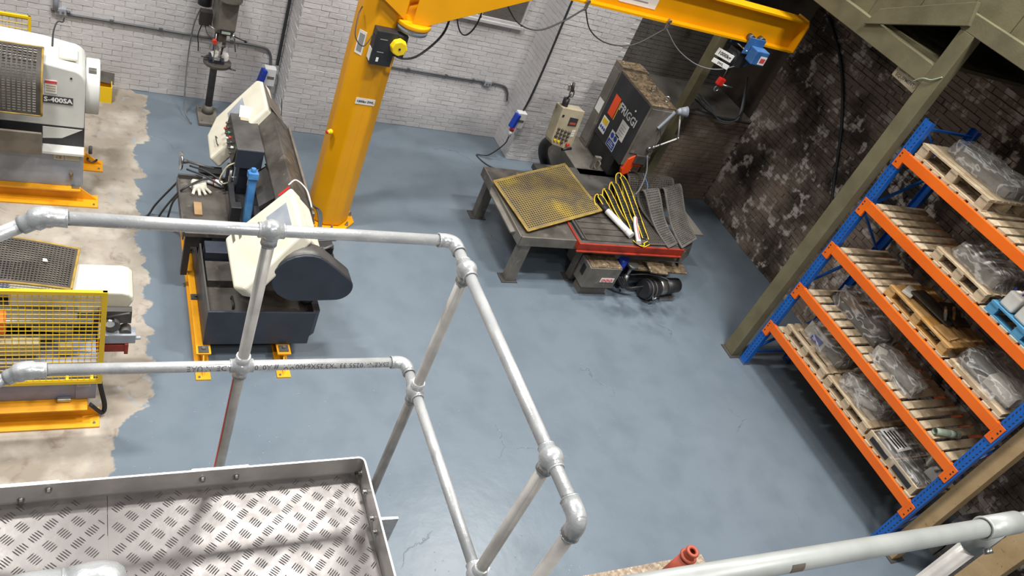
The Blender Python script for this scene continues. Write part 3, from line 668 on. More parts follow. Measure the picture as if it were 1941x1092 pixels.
part('lettering', text_mb('SWL', .042, Vector((7.20, CY-.13, 3.00))+Rm@Vector((0, -.006, 0)), Rm@Vector((1, 0, 0)), Rm@Vector((0, 0, 1)), bold=.001), 'ink_black', sp_)
part('load_chain', MB().cyl((7.47, CY-.02, 2.78), (7.47, CY-.02, 3.0), .006, n=8), 'bright_steel', hs)
hk = part('hook_block', MB().obox((7.47, CY-.02, 2.72), (.10, .07, .11), (0, .15, 0)), 'signal_red', hs, bev=.015)
part('hook', MB().torus((7.47, CY-.02, 2.615), (0, 1, 0), .036, .011, 16, 8, arc=4.6), 'bright_steel', hk)
part('hook_handle', MB().cyl((7.49, CY-.06, 2.70), (7.66, CY-.07, 2.69), .012, n=12), 'bright_steel', hk)
part('chain_bag', MB().tube([(7.5, CY+.12, 3.05), (7.5, CY+.13, 2.95), (7.5, CY+.13, 2.86)], .05, 12, rs=[.05, .055, .03]), 'black_rubber', hs)
# ================================================================ PALLET RACK
rk = thing('pallet_rack', 'blue and orange pallet rack with five timber decked levels', 'rack', (8.4, 3.78, 0))
RX0, RX1 = 7.97, 8.87
LV = (.76, 1.43, 2.11, 2.775, 3.45)
def upright(x, y0, y1, face):
    mb = MB(); t = .003; d = .07*face
    u = part('upright', MB().prism([(x, y0, .008), (x, y1, .008), (x+d, y1, .008), (x+d, y1-t, .008), (x+t*face, y1-t, .008), (x+t*face, y0+t, .008), (x+d, y0+t, .008), (x+d, y0, .008)], (0, 0, 3.83)), 'rack_blue', rk)
    hl = MB(); z = .12
    while z < 3.8:
        for y in (y0+.028, y1-.028):
            s = 1 if y < (y0+y1)/2 else -1
            hl.obox((x-.0006*face, y, z), (.0022, .011, .024), (.35*s, 0, 0))
        z += .05
    part('slots', hl, 'board_dark', u, kind='stuff')
    part('foot_plate', MB().box(min(x-.02*face, x+.11*face), max(x-.02*face, x+.11*face), y0-.02, y1+.02, 0, .008), 'bright_steel', u)
for y0, y1 in ((2.335, 2.445), (5.10, 5.21)):
    upright(RX0, y0, y1, 1); upright(RX1, y0, y1, -1)
    ym = (y0+y1)/2; zs = [.25, .85, 1.45, 2.05, 2.65, 3.25, 3.75]
    for i in range(len(zs)-1):
        a, b = (RX0+.04, RX1-.04) if i % 2 == 0 else (RX1-.04, RX0+.04)
        part('brace', MB().bar((a, ym, zs[i]), (b, ym, zs[i+1]), .03, .025), 'rack_blue', rk)
    for zz in (.2, 3.75): part('brace', MB().bar((RX0+.04, ym, zz), (RX1-.04, ym, zz), .03, .025), 'rack_blue', rk)
bmesh_ = None
for z in LV:
    for x, f in ((RX0-.004, 1), (RX1+.004, -1)):
        xa, xb = sorted((x, x+.05*f))
        b = part('beam', MB().box(xa, xb, 2.447, 5.098, z-.115, z), 'rack_orange', rk, bev=.004)
        for yy, s in ((2.39, 1), (5.155, -1)):
            cn = part('connector', MB().box(min(x-.006*f, x+.002*f), max(x-.006*f, x+.002*f), yy-.035, yy+.035, z-.20, z+.01).box(min(x-.006*f, x+.03*f), max(x-.006*f, x+.03*f), yy+s*.035, yy+s*.06, z-.20, z+.01), 'rack_orange', b, bev=.002)
            hl = MB()
            for dz in (-.035, -.075, -.15): hl.obox((x-.0068*f, yy-.008*s, z+dz), (.002, .018, .016))
            part('slots', hl, 'board_dark', b)
# timber slats laid across every level
sm_ = []
for k in range(4):
    q = MB().box(0, .86, -.05, .05, 0, .022+.002*k); me = q.mesh('deck_slat'); me.materials.append(MATS['pallet_wood']); sm_.append(me)
for z in LV:
    y = 2.53
    while y < 5.08:
        o = inst('deck_slat', random.choice(sm_), rk, (RX0+.012+random.uniform(-.008, .012), y+random.uniform(-.008, .008), z+.0005), (0, 0, random.uniform(-.012, .012)))
        y += .137

# ---- goods
PB = {}
def pbox(sx, sy, sz, m):
    k = (round(sx, 3), round(sy, 3), round(sz, 3), m)
    if k not in PB:
        me = MB().box(-sx/2, sx/2, -sy/2, sy/2, 0, sz).mesh('board'); me.materials.append(MATS[m]); PB[k] = me
    return PB[k]
def pallet(x0, x1, y0, y1, z, m, label, group=None, h=.125, name='pallet', nt=6):
    """boards run along y on blocks; feet along y"""
    t = thing(name, label, 'pallet', ((x0+x1)/2, (y0+y1)/2, z), group)
    L = y1-y0; D = x1-x0; cx, cy = (x0+x1)/2, (y0+y1)/2
    for x in (x0+.05, cx, x1-.05):
        inst('bottom_board', pbox(.095, L, .018, m), t, (x, cy, z))
        for y in (y0+.06, cy, y1-.06): inst('block', pbox(.09, .11, h-.054, m), t, (x, y, z+.018))
    for y in (y0+.06, cy, y1-.06): inst('stringer_board', pbox(D, .10, .018, m), t, (cx, y, z+h-.036))
    for i in range(nt):
        x = x0+.05+(D-.1)*i/(nt-1)
        inst('top_board', pbox(.09, L, .018, m), t, (x+random.uniform(-.004, .004), cy+random.uniform(-.006, .006), z+h-.018))
    return t
def lump(x0, x1, y0, y1, z0, z1, amp=.02, seed=0, nx=14, ny=18, nz=7, taper=.12, pw=4.0):
    """crumpled, draped skin over a load; closed below"""
    mb = MB(); r = random.Random(seed); from mathutils import noise as nz_
    cx, cy = (x0+x1)/2, (y0+y1)/2; hx, hy = (x1-x0)/2, (y1-y0)/2
    rows = []
    n = 40; lev = nz
    for j in range(lev+1):
        t = j/lev; z = z0+(z1-z0)*min(1, t*1.25); s = 1-taper*t if t < .8 else (1-taper*.8)*(1-((t-.8)/.2)*.92)
        ring = []
        for i in range(n):
            a = 2*math.pi*i/n; ca, sa = math.cos(a), math.sin(a); q = (abs(ca)**pw+abs(sa)**pw)**(-1/pw)
            p = Vector((cx+ca*q*hx*s, cy+sa*q*hy*s, z)); d = nz_.noise_vector(p*7+Vector((seed*3.1, 0, 0)))*amp+nz_.noise_vector(p*19+Vector((0, seed, 0)))*amp*.6
            if j == 0: d.z = 0
            ring.append(len(mb.v)); mb.v.append(p+d)
        rows.append(ring)
    for j in range(lev):
        for i in range(n):
            mb.f.append((rows[j][i], rows[j][(i+1) % n], rows[j+1][(i+1) % n], rows[j+1][i])); mb.sm.append(True)
    mb.f.append(tuple(rows[-1])); mb.sm.append(True); mb.f.append(tuple(reversed(rows[0]))); mb.sm.append(False)
    return mb
def wrapped(name, label, cat, inner, box, seed, amp=.022, group=None):
    """goods under clear film: inner = list of (MB, material, part name)"""
    x0, x1, y0, y1, z0, z1 = box
    t = thing(name, label, cat, ((x0+x1)/2, (y0+y1)/2, z0), group)
    for mb, m, nm in inner: part(nm, mb, m, t, bev=.004)
    part('film', lump(x0, x1, y0, y1, z0+.001, z1, amp, seed), 'clear_film', t)
    return t
S = .024
z5, z4, z3, z2, z1_ = [z+S for z in LV]
# bottom level
pallet(8.0, 8.78, 4.14, 4.98, z5, 'pallet_wood', 'wooden pallet at the far end of the bottom rack level')
wrapped('wrapped_parcel', 'film wrapped white and blue parcels at the far end of the bottom rack level', 'parcel',
        [(MB().box(8.20, 8.66, 4.50, 4.86, z5+.126, z5+.31), 'foam_white', 'carton'), (MB().obox((8.17, 4.62, z5+.2), (.012, .16, .08), (0, 0, .2)), 'plug_blue', 'print'), (MB().box(8.25, 8.7, 4.2, 4.46, z5+.126, z5+.25), 'goods_grey', 'carton')],
        (8.14, 8.74, 4.18, 4.92, z5+.126, z5+.36), 1, .03)
pallet(8.0, 8.78, 3.32, 4.12, z5, 'pallet_wood', 'wooden pallet in the middle of the bottom rack level')
wrapped('wrapped_parcel', 'crumpled film wrapped castings in the middle of the bottom rack level', 'parcel',
        [(MB().cyl((8.16, 3.95, z5+.21), (8.55, 3.72, z5+.21), .08, n=16), 'foam_white', 'roll'), (MB().box(8.25, 8.7, 3.42, 3.7, z5+.126, z5+.27), 'goods_grey', 'carton'), (MB().cyl((8.12, 3.7, z5+.18), (8.3, 3.52, z5+.18), .05, n=14), 'foam_white', 'roll')],
        (8.05, 8.74, 3.38, 4.08, z5+.126, z5+.33), 2, .035)
cr = thing('crate', 'low wooden crate of black plates under film with a printed sheet on top', 'crate', (8.4, 2.9, z5))
for x in (8.0, 8.62): part('side_board', MB().box(x, x+.022, 2.5, 3.29, z5, z5+.13), 'pallet_wood', cr, bev=.002)
for y in (2.5, 2.88, 3.27): part('end_board', MB().box(8.022, 8.62, y, y+.022, z5, z5+.12), 'pallet_wood', cr, bev=.002)
for y in (2.56, 2.94): part('plate', MB().box(7.992, 7.999, y, y+.28, z5+.035, z5+.095), 'black_paint', cr)
part('contents', MB().box(8.03, 8.61, 2.53, 2.87, z5+.01, z5+.10).box(8.03, 8.61, 2.91, 3.26, z5+.01, z5+.11), 'goods_grey', cr, bev=.01)
part('film', lump(7.985, 8.66, 2.49, 3.30, z5+.10, z5+.165, .012, 5, taper=.06), 'clear_film', cr)
sh = part('printed_sheet', MB().obox((8.20, 3.10, z5+.175), (.24, .31, .003), (0, -.05, .05)), 'paper_white', cr, label='white sheet with printed lines')
for i in range(4): part('print_line', MB().obox((8.12+.05*i, 3.10, z5+.180), (.02, .25-.03*(i % 2), .002), (0, -.05, .05)), 'ink_black', sh)
for i, (x, y, a) in enumerate(((8.30, 2.60, .3), (8.44, 2.72, .9))): solo('foam_block', MB().obox((x, y, z5+.225), (.12, .14, .11), (.1, 0, a)), 'foam_white', 'white foam block on the crate, '+('nearer the rack edge' if i == 0 else 'further back towards the wall'), 'block', bev=.008, group='foam blocks')
# second level
wrapped('wrapped_parcel', 'long dark parcel under film at the far end of the second rack level', 'parcel',
        [(MB().box(8.26, 8.62, 4.05, 4.92, z4, z4+.09), 'goods_dark', 'tray'), (MB().box(8.3, 8.5, 4.15, 4.4, z4+.09, z4+.17), 'goods_grey', 'carton'), (MB().box(8.3, 8.6, 4.5, 4.86, z4+.09, z4+.15), 'cardboard', 'carton')],
        (8.22, 8.68, 3.98, 4.95, z4, z4+.24), 3, .025)
wrapped('wrapped_parcel', 'film wrapped rods tied in a bundle on the second rack level', 'parcel',
        [(MB().cyl((8.12, 3.94, z4+.075), (8.20, 3.86, z4+.08), .07, n=16), 'foam_white', 'end_roll'), (MB().cyl((8.14, 3.9, z4+.07), (8.22, 3.32, z4+.06), .05, n=14).cyl((8.22, 3.9, z4+.07), (8.30, 3.32, z4+.06), .05, n=14), 'goods_grey', 'rod')],
        (8.04, 8.40, 3.28, 4.0, z4, z4+.19), 4, .03)
solo('pipe_offcut', MB().cyl((8.03, 2.82, z4+.042), (8.36, 2.74, z4+.042), .040, n=20, caps=False).cyl((8.03, 2.82, z4+.042), (8.36, 2.74, z4+.042), .031, n=20, caps=False).cyl((8.22, 2.773, z4+.042), (8.30, 2.754, z4+.042), .0415, n=20), 'pvc_green', 'pale green pipe offcut lying on the bare slats of the second rack level', 'pipe')
# third level
pallet(8.0, 8.72, 3.32, 4.28, z3, 'orange_wood', 'orange tinted pallet on the third rack level')
tr = thing('scrap_tray', 'dark plates and fittings heaped on the orange tinted pallet', 'scrap', (8.35, 3.8, z3+.125))
part('plate', MB().obox((8.34, 3.88, z3+.16), (.36, .52, .014), (.05, .12, .2)), 'goods_dark', tr)
part('plate', MB().obox((8.50, 3.74, z3+.19), (.20, .36, .02), (.05, -.1, -.2)), 'goods_dark', tr)
part('white_pad', MB().obox((8.18, 4.14, z3+.15), (.22, .12, .04), (0, 0, .4)), 'foam_white', tr, bev=.01)
for i in range(7): part('fitting', MB().cyl((8.26+.05*i, 3.66+.045*(i % 3), z3+.17), (8.26+.05*i+.03, 3.73+.045*(i % 3), z3+.235), .016, n=10), 'orange_wood' if i % 2 else 'goods_grey', tr)
part('lid', MB().obox((8.16, 3.52, z3+.14), (.20, .22, .02), (0, 0, .15)), 'orange_wood', tr, bev=.003)
wrapped('wrapped_parcel', 'film wrapped pallet load with a pale box on the third rack level', 'parcel',
        [(MB().box(8.01, 8.7, 2.5, 3.24, z3, z3+.05), 'pallet_wood', 'base_board'), (MB().obox((8.22, 2.72, z3+.15), (.26, .34, .12), (0, 0, .1)), 'foam_white', 'carton'), (MB().obox((8.3, 3.1, z3+.11), (.3, .2, .1), (0, 0, -.3)), 'goods_dark', 'casting'), (MB().cyl((8.06, 3.2, z3+.1), (8.12, 2.55, z3+.08), .018, n=10), 'goods_grey', 'rod')],
        (8.0, 8.74, 2.47, 3.28, z3, z3+.26), 6, .03)
# fourth level
pallet(8.0, 8.75, 3.42, 4.16, z2, 'pallet_wood', 'small grey pallet in the middle of the fourth rack level')
wrapped('wrapped_parcel', 'shiny film wrapped sacks on the fourth rack level', 'parcel',
        [(MB().box(8.18, 8.68, 3.5, 4.08, z2+.126, z2+.23), 'goods_grey', 'carton')], (8.08, 8.73, 3.44, 4.13, z2+.126, z2+.31), 7, .035)
pallet(8.0, 8.75, 2.55, 3.36, z2, 'blue_wood', 'blue painted pallet at the near end of the fourth rack level')
k = 0
for i in range(3):
    for j in range(4):
        x, y = 8.12+i*.2, 2.66+j*.19; k += 1
        t = thing('plastic_bottle', 'white bottle with a blue handle on the blue pallet, '+('front', 'middle', 'back')[i]+' row, '+('nearest the camera', 'second from the camera', 'third from the camera', 'furthest from the camera')[j], 'bottle', (x, y, z2+.126), 'white bottles on the blue pallet')
        part('body', MB().box(x-.085, x+.085, y-.08, y+.08, z2+.126, z2+.31), 'foam_white', t, bev=.025, seg=3)
        part('handle', MB().torus((x-.02, y+.03, z2+.325), (1, .2, 0), .045, .008, 14, 6, arc=3.4), 'plug_blue', t)
        part('cap', MB().cyl((x+.03, y-.03, z2+.30), (x+.03, y-.03, z2+.335), .022, n=12), 'letter_white', t)
# top level
pallet(8.0, 8.78, 4.06, 5.06, z1_, 'pallet_wood', 'bare wooden pallet on the top rack level', h=.15, nt=7)
wrapped('wrapped_parcel', 'film wrapped flat load on the top rack level', 'parcel',
        [(MB().box(8.3, 8.72, 4.12, 4.95, z1_+.152, z1_+.24), 'goods_grey', 'carton')], (8.22, 8.78, 4.08, 5.0, z1_+.152, z1_+.33), 8, .025)
# stack of grey concrete blocks under the near end of the loft
bb = MB().box(-.22, .22, -.07, .07, 0, .1).mesh('concrete_block'); bb.materials.append(MATS['block_grey'])
for r_ in range(6):
    for c_ in range(4):
        o = bpy.data.objects.new('concrete_block', bb); COL.objects.link(o); o.location = (9.05+.01*(r_ % 2), 1.72+c_*.155, r_*.101)
        o['category'] = 'block'; o['group'] = 'grey concrete blocks stacked in the bottom right corner'
        o['label'] = 'grey concrete block, '+('bottom', 'second', 'third', 'fourth', 'fifth', 'top')[r_]+' course, '+('nearest', 'second', 'third', 'furthest')[c_]+' column of the corner stack'; ROOT[o.name] = o.location.copy()
# ================================================================ HORIZONTAL BAND SAW
bs = thing('horizontal_band_saw', 'cream and dark grey horizontal band saw on yellow beams beside the crane pillar', 'saw', (1.5, 6.4, 0))
def ibeam(x0, x1, y0, y1, h=.17, name='skid_beam', par=bs, m='stand_yellow', ext=.1):
    xm = (x0+x1)/2
    return part(name, MB().prism([(x0, y0, 0), (x1, y0, 0), (x1, y0, .014), (xm+.006, y0, .018), (xm+.006, y0, h-.018), (x1, y0, h-.014), (x1, y0, h), (x0, y0, h), (x0, y0, h-.014), (xm-.006, y0, h-.018), (xm-.006, y0, .018), (x0, y0, .014)], (0, y1-y0, 0)), m, par)
ibeam(1.03, 1.16, 5.28, 7.45); ibeam(1.77, 1.90, 5.26, 7.45)
for x in (1.03, 1.77):
    part('skid_toe', MB().box(x, x+.13, 5.10, 5.28, 0, .014), 'stand_yellow', bs); part('skid_web', MB().prism([(x+.059, 5.28, .014), (x+.059, 5.13, .014), (x+.059, 5.28, .15)], (.012, 0, 0)), 'stand_yellow', bs)
    inst('bolt', bme, bs, (x+.03, 5.13, .014), (-math.pi/2, 0, 0))
    q = part('clamp_plate', MB().box(x+.02, x+.11, 5.29, 5.37, .17, .182), 'dark_steel', bs)
    part('clamp_nut', MB().cyl((x+.065, 5.33, .182), (x+.065, 5.33, .205), .017, n=6, smooth=False), 'bright_steel', q)
for y in (6.0, 6.7):
    q = part('clamp_plate', MB().box(1.035, 1.12, y, y+.07, .17, .184), 'dark_steel', bs); part('clamp_nut', MB().cyl((1.075, y+.035, .184), (1.075, y+.035, .205), .017, n=6, smooth=False), 'bright_steel', q)
# coolant tank / bed
part('tank_front', MB().box(1.09, 2.07, 5.38, 5.40, .19, .62), 'navy_paint', bs, bev=.003)
part('tank_step', MB().prism([(2.07, 5.38, .30), (2.12, 5.42, .30), (2.12, 5.62, .30), (2.07, 5.66, .30)], (0, 0, .32)), 'navy_paint', bs)
part('tank_body', MB().box(1.09, 2.07, 5.40, 7.30, .182, .46), 'black_paint', bs, bev=.004)
part('tank_side', MB().box(1.09, 1.105, 5.40, 6.34, .46, .62).box(2.055, 2.07, 5.40, 7.3, .46, .62), 'dark_steel', bs)
part('chip_tray', MB().box(1.105, 2.055, 5.40, 6.34, .46, .48), 'grimy_top', bs)
part('tray_step', MB().box(1.13, 1.62, 6.16, 6.34, .48, .66), 'navy_paint', bs, bev=.004)
part('tray_step', MB().box(1.13, 1.62, 5.86, 6.14, .48, .57), 'grimy_top', bs, bev=.004)
part('tray_handle', MB().tube(smooth_path([(1.50, 5.85, .585), (1.50, 5.81, .61), (1.50, 5.74, .61), (1.50, 5.72, .585)], 4), .008, 8), 'dark_steel', bs)
part('tray_handle', MB().tube(smooth_path([(1.34, 5.70, .485), (1.34, 5.68, .53), (1.34, 5.58, .53), (1.34, 5.56, .485)], 4), .010, 8), 'black_paint', bs)
part('bed_column', MB().box(1.20, 1.95, 6.34, 7.25, .46, .70), 'black_paint', bs, bev=.004)
part('work_table', MB().box(.94, 1.46, 6.33, 7.22, .70, .75), 'grimy_top', bs, bev=.005)
part('table_fence', MB().box(.935, 1.40, 7.20, 7.225, .75, .80).box(.928, .942, 6.33, 7.22, .66, .765), 'dark_steel', bs)
part('table_leg', MB().box(.96, 1.02, 6.36, 6.42, .17, .70).box(1.02, 1.2, 6.36, 6.40, .55, .70), 'black_paint', bs)
# saw bow, tilted 45 degrees
TV = Vector((.115, 0, -.115))
def pl(x, y, d=0): return Vector((x-d*.707, y, x-.30+d*.707))
def cover(poly, name='wheel_cover', bev=.03): return part(name, MB().prism([pl(x, y) for x, y in poly], TV), 'cream_paint', bs, bev=bev, seg=3)
c1 = cover([(1.75, 8.23), (1.79, 8.14), (1.78, 7.61), (1.23, 7.35), (1.24, 7.77), (1.34, 8.0)])
c2 = cover([(1.25, 6.04), (1.25, 5.36), (1.32, 5.27), (1.80, 5.52), (1.80, 6.20)])
part('cover_window', MB().prism([pl(*q, .001) for q in ((1.45, 7.93), (1.60, 8.05), (1.60, 7.78), (1.45, 7.68))], Vector((-.002, 0, .002))), 'steel_grey', c1)
part('cover_window', MB().prism([pl(*q, .001) for q in ((1.58, 5.98), (1.74, 6.02), (1.74, 5.70), (1.58, 5.62))], Vector((-.002, 0, .002))), 'steel_grey', c2)
for a in (1.31, 1.36): part('cover_slot', MB().prism([pl(*q, .001) for q in ((a, 6.05), (a+.02, 6.06), (a+.02, 5.92), (a, 5.90))], Vector((-.002, 0, .002))), 'tray_brown', c2)
part('cover_handle', MB().tube([pl(1.33, 7.60, .01), pl(1.33, 7.60, .035), pl(1.33, 7.46, .035), pl(1.33, 7.46, .01)], .006, 8), 'dark_steel', c1)
for a, b in ((1.70, 5.72), (1.74, 5.58)): part('cover_screw', MB().cyl(pl(a, b, 0), pl(a, b, .008), .010, n=10), 'dark_steel', c2)
part('red_edge', MB().bar(pl(1.70, 6.175, .002), pl(1.79, 6.20, .002), .02, .006), 'signal_red', c2)
part('bow_end_cap', MB().prism([(1.80, 7.60, 1.50), (1.97, 7.62, 1.30), (1.97, 8.10, 1.26), (1.80, 8.14, 1.48)], (.03, 0, -.03)), 'tray_brown', bs, bev=.01)
part('bow_frame', MB().prism([(1.70, 6.05, 1.28), (1.84, 6.05, 1.44), (2.04, 6.05, 1.24), (2.04, 6.05, .98), (1.80, 6.05, .98)], (0, 1.62, 0)), 'grimy_top', bs, bev=.012)
part('bow_edge', MB().box(2.035, 2.06, 6.1, 7.62, 1.0, 1.27), 'tray_brown', bs, bev=.006)
part('bow_end', MB().prism([(1.82, 5.56, 1.47), (2.02, 5.56, 1.27), (2.02, 5.56, 1.02), (1.86, 5.56, 1.02)], (0, .62, 0)), 'cream_paint', bs, bev=.02)
part('white_hose', MB().tube(smooth_path([(1.78, 6.22, 1.50), (1.86, 6.28, 1.52), (1.97, 6.24, 1.44), (2.02, 6.12, 1.33)], 6), .007, 8), 'letter_white', bs)
for k in range(3): part('hose', MB().tube(smooth_path([(2.0, 6.2-.02*k, 1.34), (2.09+.015*k, 6.12, 1.28), (2.08+.01*k, 5.95, 1.18), (2.02, 5.85, 1.1)], 5), .009, 8), 'cable_black', bs)
# control box with push buttons
part('control_box', MB().box(1.43, 1.70, 7.03, 7.70, 1.08, 1.305), 'dark_steel', bs, bev=.006)
part('control_front', MB().box(1.435, 1.695, 7.018, 7.029, 1.085, 1.30), 'navy_paint', bs)
part('control_panel', MB().prism([(1.428, 7.05, 1.29), (1.428, 7.68, 1.29), (1.40, 7.68, 1.10), (1.40, 7.05, 1.10)], (.02, 0, 0)), 'black_paint', bs)
for i in range(6):
    for j in range(2): part('push_button', MB().cyl((1.412-.01*j, 7.14+.09*i, 1.24-.07*j), (1.385-.01*j, 7.14+.09*i, 1.245-.07*j), .012, n=12), ('letter_white', 'dark_steel', 'button_dark', 'dark_steel', 'button_red', 'button_dark', 'button_green')[(i*2+j) % 7], bs)
part('control_arm', MB().box(1.50, 1.60, 7.1, 7.3, .70, 1.08), 'navy_paint', bs)
for x, y, m in ((1.50, 7.66, 'paper_white'),): part('note', MB().obox((1.585, 7.70, 1.335), (.12, .16, .003), (.35, 0, -.15)), m, bs, label='white note sheet stuck behind the control box')
part('note', MB().obox((1.585, 7.62, 1.309), (.12, .10, .003), (0, 0, -.05)), 'console_beige', bs)
# guide arms, lift ram, hoses
part('guide_bar', MB().bar((1.42, 7.15, .90), (1.40, 6.55, .86), .05, .06), 'black_paint', bs)
part('guide_arm', MB().box(1.36, 1.46, 6.48, 6.58, .76, .98), 'black_paint', bs, bev=.006); part('guide_arm', MB().box(1.38, 1.44, 7.05, 7.14, .76, 1.05), 'black_paint', bs, bev=.006)
part('lift_ram', MB().bar((1.56, 6.62, .62), (1.56, 6.72, 1.18), .075, .075), 'ram_blue', bs, bev=.01)
part('ram_cap', MB().bar((1.56, 6.72, 1.18), (1.56, 6.735, 1.25), .10, .10).cyl((1.56, 6.735, 1.25), (1.56, 6.745, 1.29), .025, n=12), 'ram_blue', bs, bev=.006)
part('cross_plate', MB().prism([(1.58, 6.36, .86), (1.80, 6.30, .95), (1.80, 6.62, .95), (1.60, 6.62, .88)], (0, 0, .03)), 'black_paint', bs, bev=.004)
part('head_plate', MB().prism([(1.62, 6.5, 1.0), (1.78, 6.5, 1.15), (1.78, 7.05, 1.15), (1.62, 7.05, 1.0)], (.02, 0, -.04)), 'dark_steel', bs)
for k in range(4): part('hose', MB().tube(smooth_path([(1.74+.02*k, 7.06, 1.13), (1.75+.015*k, 6.8, 1.20), (1.78+.012*k, 6.55, 1.18), (1.80+.01*k, 6.36, 1.14)], 5), .009, 8), 'cable_black', bs)
part('coolant_hose', MB().tube(smooth_path([(1.44, 7.05, 1.12), (1.36, 7.02, 1.08), (1.30, 6.98, .95), (1.34, 7.0, .88), (1.42, 7.02, .90)], 6), .008, 8), 'console_beige', bs)
part('coolant_tap', MB().cyl((1.40, 6.98, .90), (1.40, 7.0, 1.06), .016, n=12).cyl((1.38, 6.99, .98), (1.46, 6.99, .98), .008, n=8), 'bright_steel', bs)
part('ram_hose', MB().tube(smooth_path([(1.58, 6.50, .78), (1.64, 6.42, .78), (1.66, 6.40, .72)], 5), .009, 8), 'console_beige', bs)
part('hose', MB().tube(smooth_path([(1.38, 7.08, .83), (1.2, 7.22, .86), (1.05, 7.32, .84)], 5), .010, 8).tube(smooth_path([(1.38, 7.03, .80), (1.2, 7.15, .84), (1.02, 7.28, .82)], 5), .010, 8), 'cable_black', bs)
# handwheel
hw = part('handwheel', MB().torus((.975, 7.42, .82), (1, 0, 0), .085, .014, 28, 10).cyl((.965, 7.42, .82), (.985, 7.42, .82), .07, n=24), 'chrome', bs)
part('wheel_hub', MB().cyl((.98, 7.42, .82), (1.04, 7.42, .82), .03, .02, n=16).cyl((1.04, 7.42, .82), (1.30, 7.36, .80), .014, n=12), 'dark_steel', hw)
part('handwheel_bracket', MB().box(1.15, 1.38, 7.28, 7.40, .74, .80).box(1.2, 1.3, 7.26, 7.40, .46, .74), 'black_paint', bs)
# drive: belt guard, gearbox and motor
def hull2(c0, r0, c1_, r1, n=14):
    (x0, z0), (x1, z1) = c0, c1_; L = math.hypot(x1-x0, z1-z0); a = math.atan2(z1-z0, x1-x0); b = math.acos((r0-r1)/L); P = []
    for i in range(n+1): t = a+b+(2*math.pi-2*b)*i/n; P.append((x0+math.cos(t)*r0, z0+math.sin(t)*r0))
    for i in range(n+1): t = a-b+2*b*i/n; P.append((x1+math.cos(t)*r1, z1+math.sin(t)*r1))
    return P
part('belt_guard', MB().prism([(x, 5.37, z) for x, z in hull2((1.86, 1.07), .285, (2.20, .96), .155)], (0, .02, 0)), 'navy_paint', bs, bev=.012)
part('belt_guard_rim', MB().prism([(x, 5.392, z) for x, z in hull2((1.86, 1.07), .283, (2.20, .96), .153)], (0, .16, 0), True), 'dark_steel', bs)
part('guard_label', MB().obox((2.17, 5.47, 1.126), (.10, .06, .003), (0, .42, 0)), 'paper_white', bs)
part('gearbox', MB().box(1.66, 2.0, 5.60, 5.9, .80, 1.14), 'black_paint', bs, bev=.02)
part('drive_motor', MB().cyl((2.08, 5.56, 1.06), (2.08, 5.92, 1.06), .12, n=24), 'black_paint', bs)
for k in range(7): part('motor_fin', MB().torus((2.08, 5.60+.045*k, 1.06), (0, 1, 0), .122, .007, 20, 6), 'dark_steel', bs)
part('terminal_box', MB().box(2.0, 2.16, 5.62, 5.78, 1.17, 1.25), 'black_paint', bs, bev=.008)
part('tension_bolt', MB().cyl((2.02, 5.60, 1.22), (2.15, 5.64, 1.27), .014, n=10).cyl((1.95, 5.70, 1.25), (2.2, 5.74, 1.25), .010, n=10), 'dark_steel', bs)
part('pump_pot', MB().cyl((2.00, 5.55, .625), (2.00, 5.55, .70), .065, .075, n=20), 'black_paint', bs)
part('pump_hose', MB().tube(smooth_path([(1.92, 5.5, .86), (1.93, 5.48, .72), (1.98, 5.48, .70)], 5), .010, 8), 'cable_black', bs)
part('pot_rim', MB().torus((2.00, 5.55, .70), (0, 0, 1), .076, .006, 22, 6), 'console_beige', bs)
# loose things on the saw table
gl = thing('work_glove', 'pale cloth work glove lying on the band saw table', 'glove', (1.12, 7.08, .75))
part('palm', lump(1.05, 1.21, 7.0, 7.16, .751, .80, .012, 21), 'glove_cloth', gl)
for k, (dx, dy) in enumerate(((-.035, -.05), (.01, -.06), (.05, -.045), (.085, -.02), (-.05, .03))): part('finger', MB().tube(smooth_path([(1.11+dx*.6, 7.06+dy*.5, .775), (1.11+dx, 7.04+dy, .78), (1.11+dx*1.5, 7.0+dy*1.5, .765)], 4), .016, 8, rs=None), 'glove_cloth', gl)
ft = thing('pipe_fitting', 'white plastic pipe union at the back of the band saw table', 'fitting', (1.28, 7.12, .75))
part('body', MB().cyl((1.20, 7.16, .79), (1.34, 7.10, .80), .028, n=16).cyl((1.19, 7.13, .785), (1.19, 7.2, .80), .02, n=12), 'socket_white', ft)
part('union_nut', MB().cyl((1.29, 7.12, .797), (1.36, 7.092, .803), .037, n=20, caps=False).cyl((1.29, 7.12, .797), (1.36, 7.092, .803), .026, n=20), 'letter_white', ft)
part('red_band', MB().torus((1.28, 7.125, .797), (.92, -.39, .05), .031, .004, 18, 6), 'signal_red', ft)
solo('wood_offcut', MB().obox((1.09, 6.70, .763), (.075, .20, .022), (0, 0, -.03)), 'cardboard', 'small brown wood offcut on the band saw table', 'offcut', bev=.002)
def cable(name, label, pts, r=.010, m='cable_black', n=8): return solo(name, MB().tube(smooth_path(pts, n), r, 8), m, label, 'cable')
cable('power_cable', 'black cable lying across the glove and trailing off the saw table to the floor', [(1.3, 7.18, .83), (1.14, 7.10, .825), (.96, 6.97, .785), (.89, 7.15, .5), (.82, 7.29, .2), (.79, 7.36, .02), (.72, 7.42, .011), (.60, 7.40, .011)], .011)
cable('power_cable', 'short black cable hanging from the left edge of the saw table', [(.93, 6.94, .74), (.905, 7.12, .5), (.90, 7.28, .22), (.89, 7.35, .02), (.84, 7.38, .011), (.70, 7.37, .011)], .011)
cable('power_cable', 'outermost black cable looping from the saw to the painted floor', [(1.1, 7.25, .74), (.98, 7.26, .70), (.88, 7.37, .45), (.78, 7.50, .15), (.71, 7.48, .012), (.6, 7.45, .011)], .011)
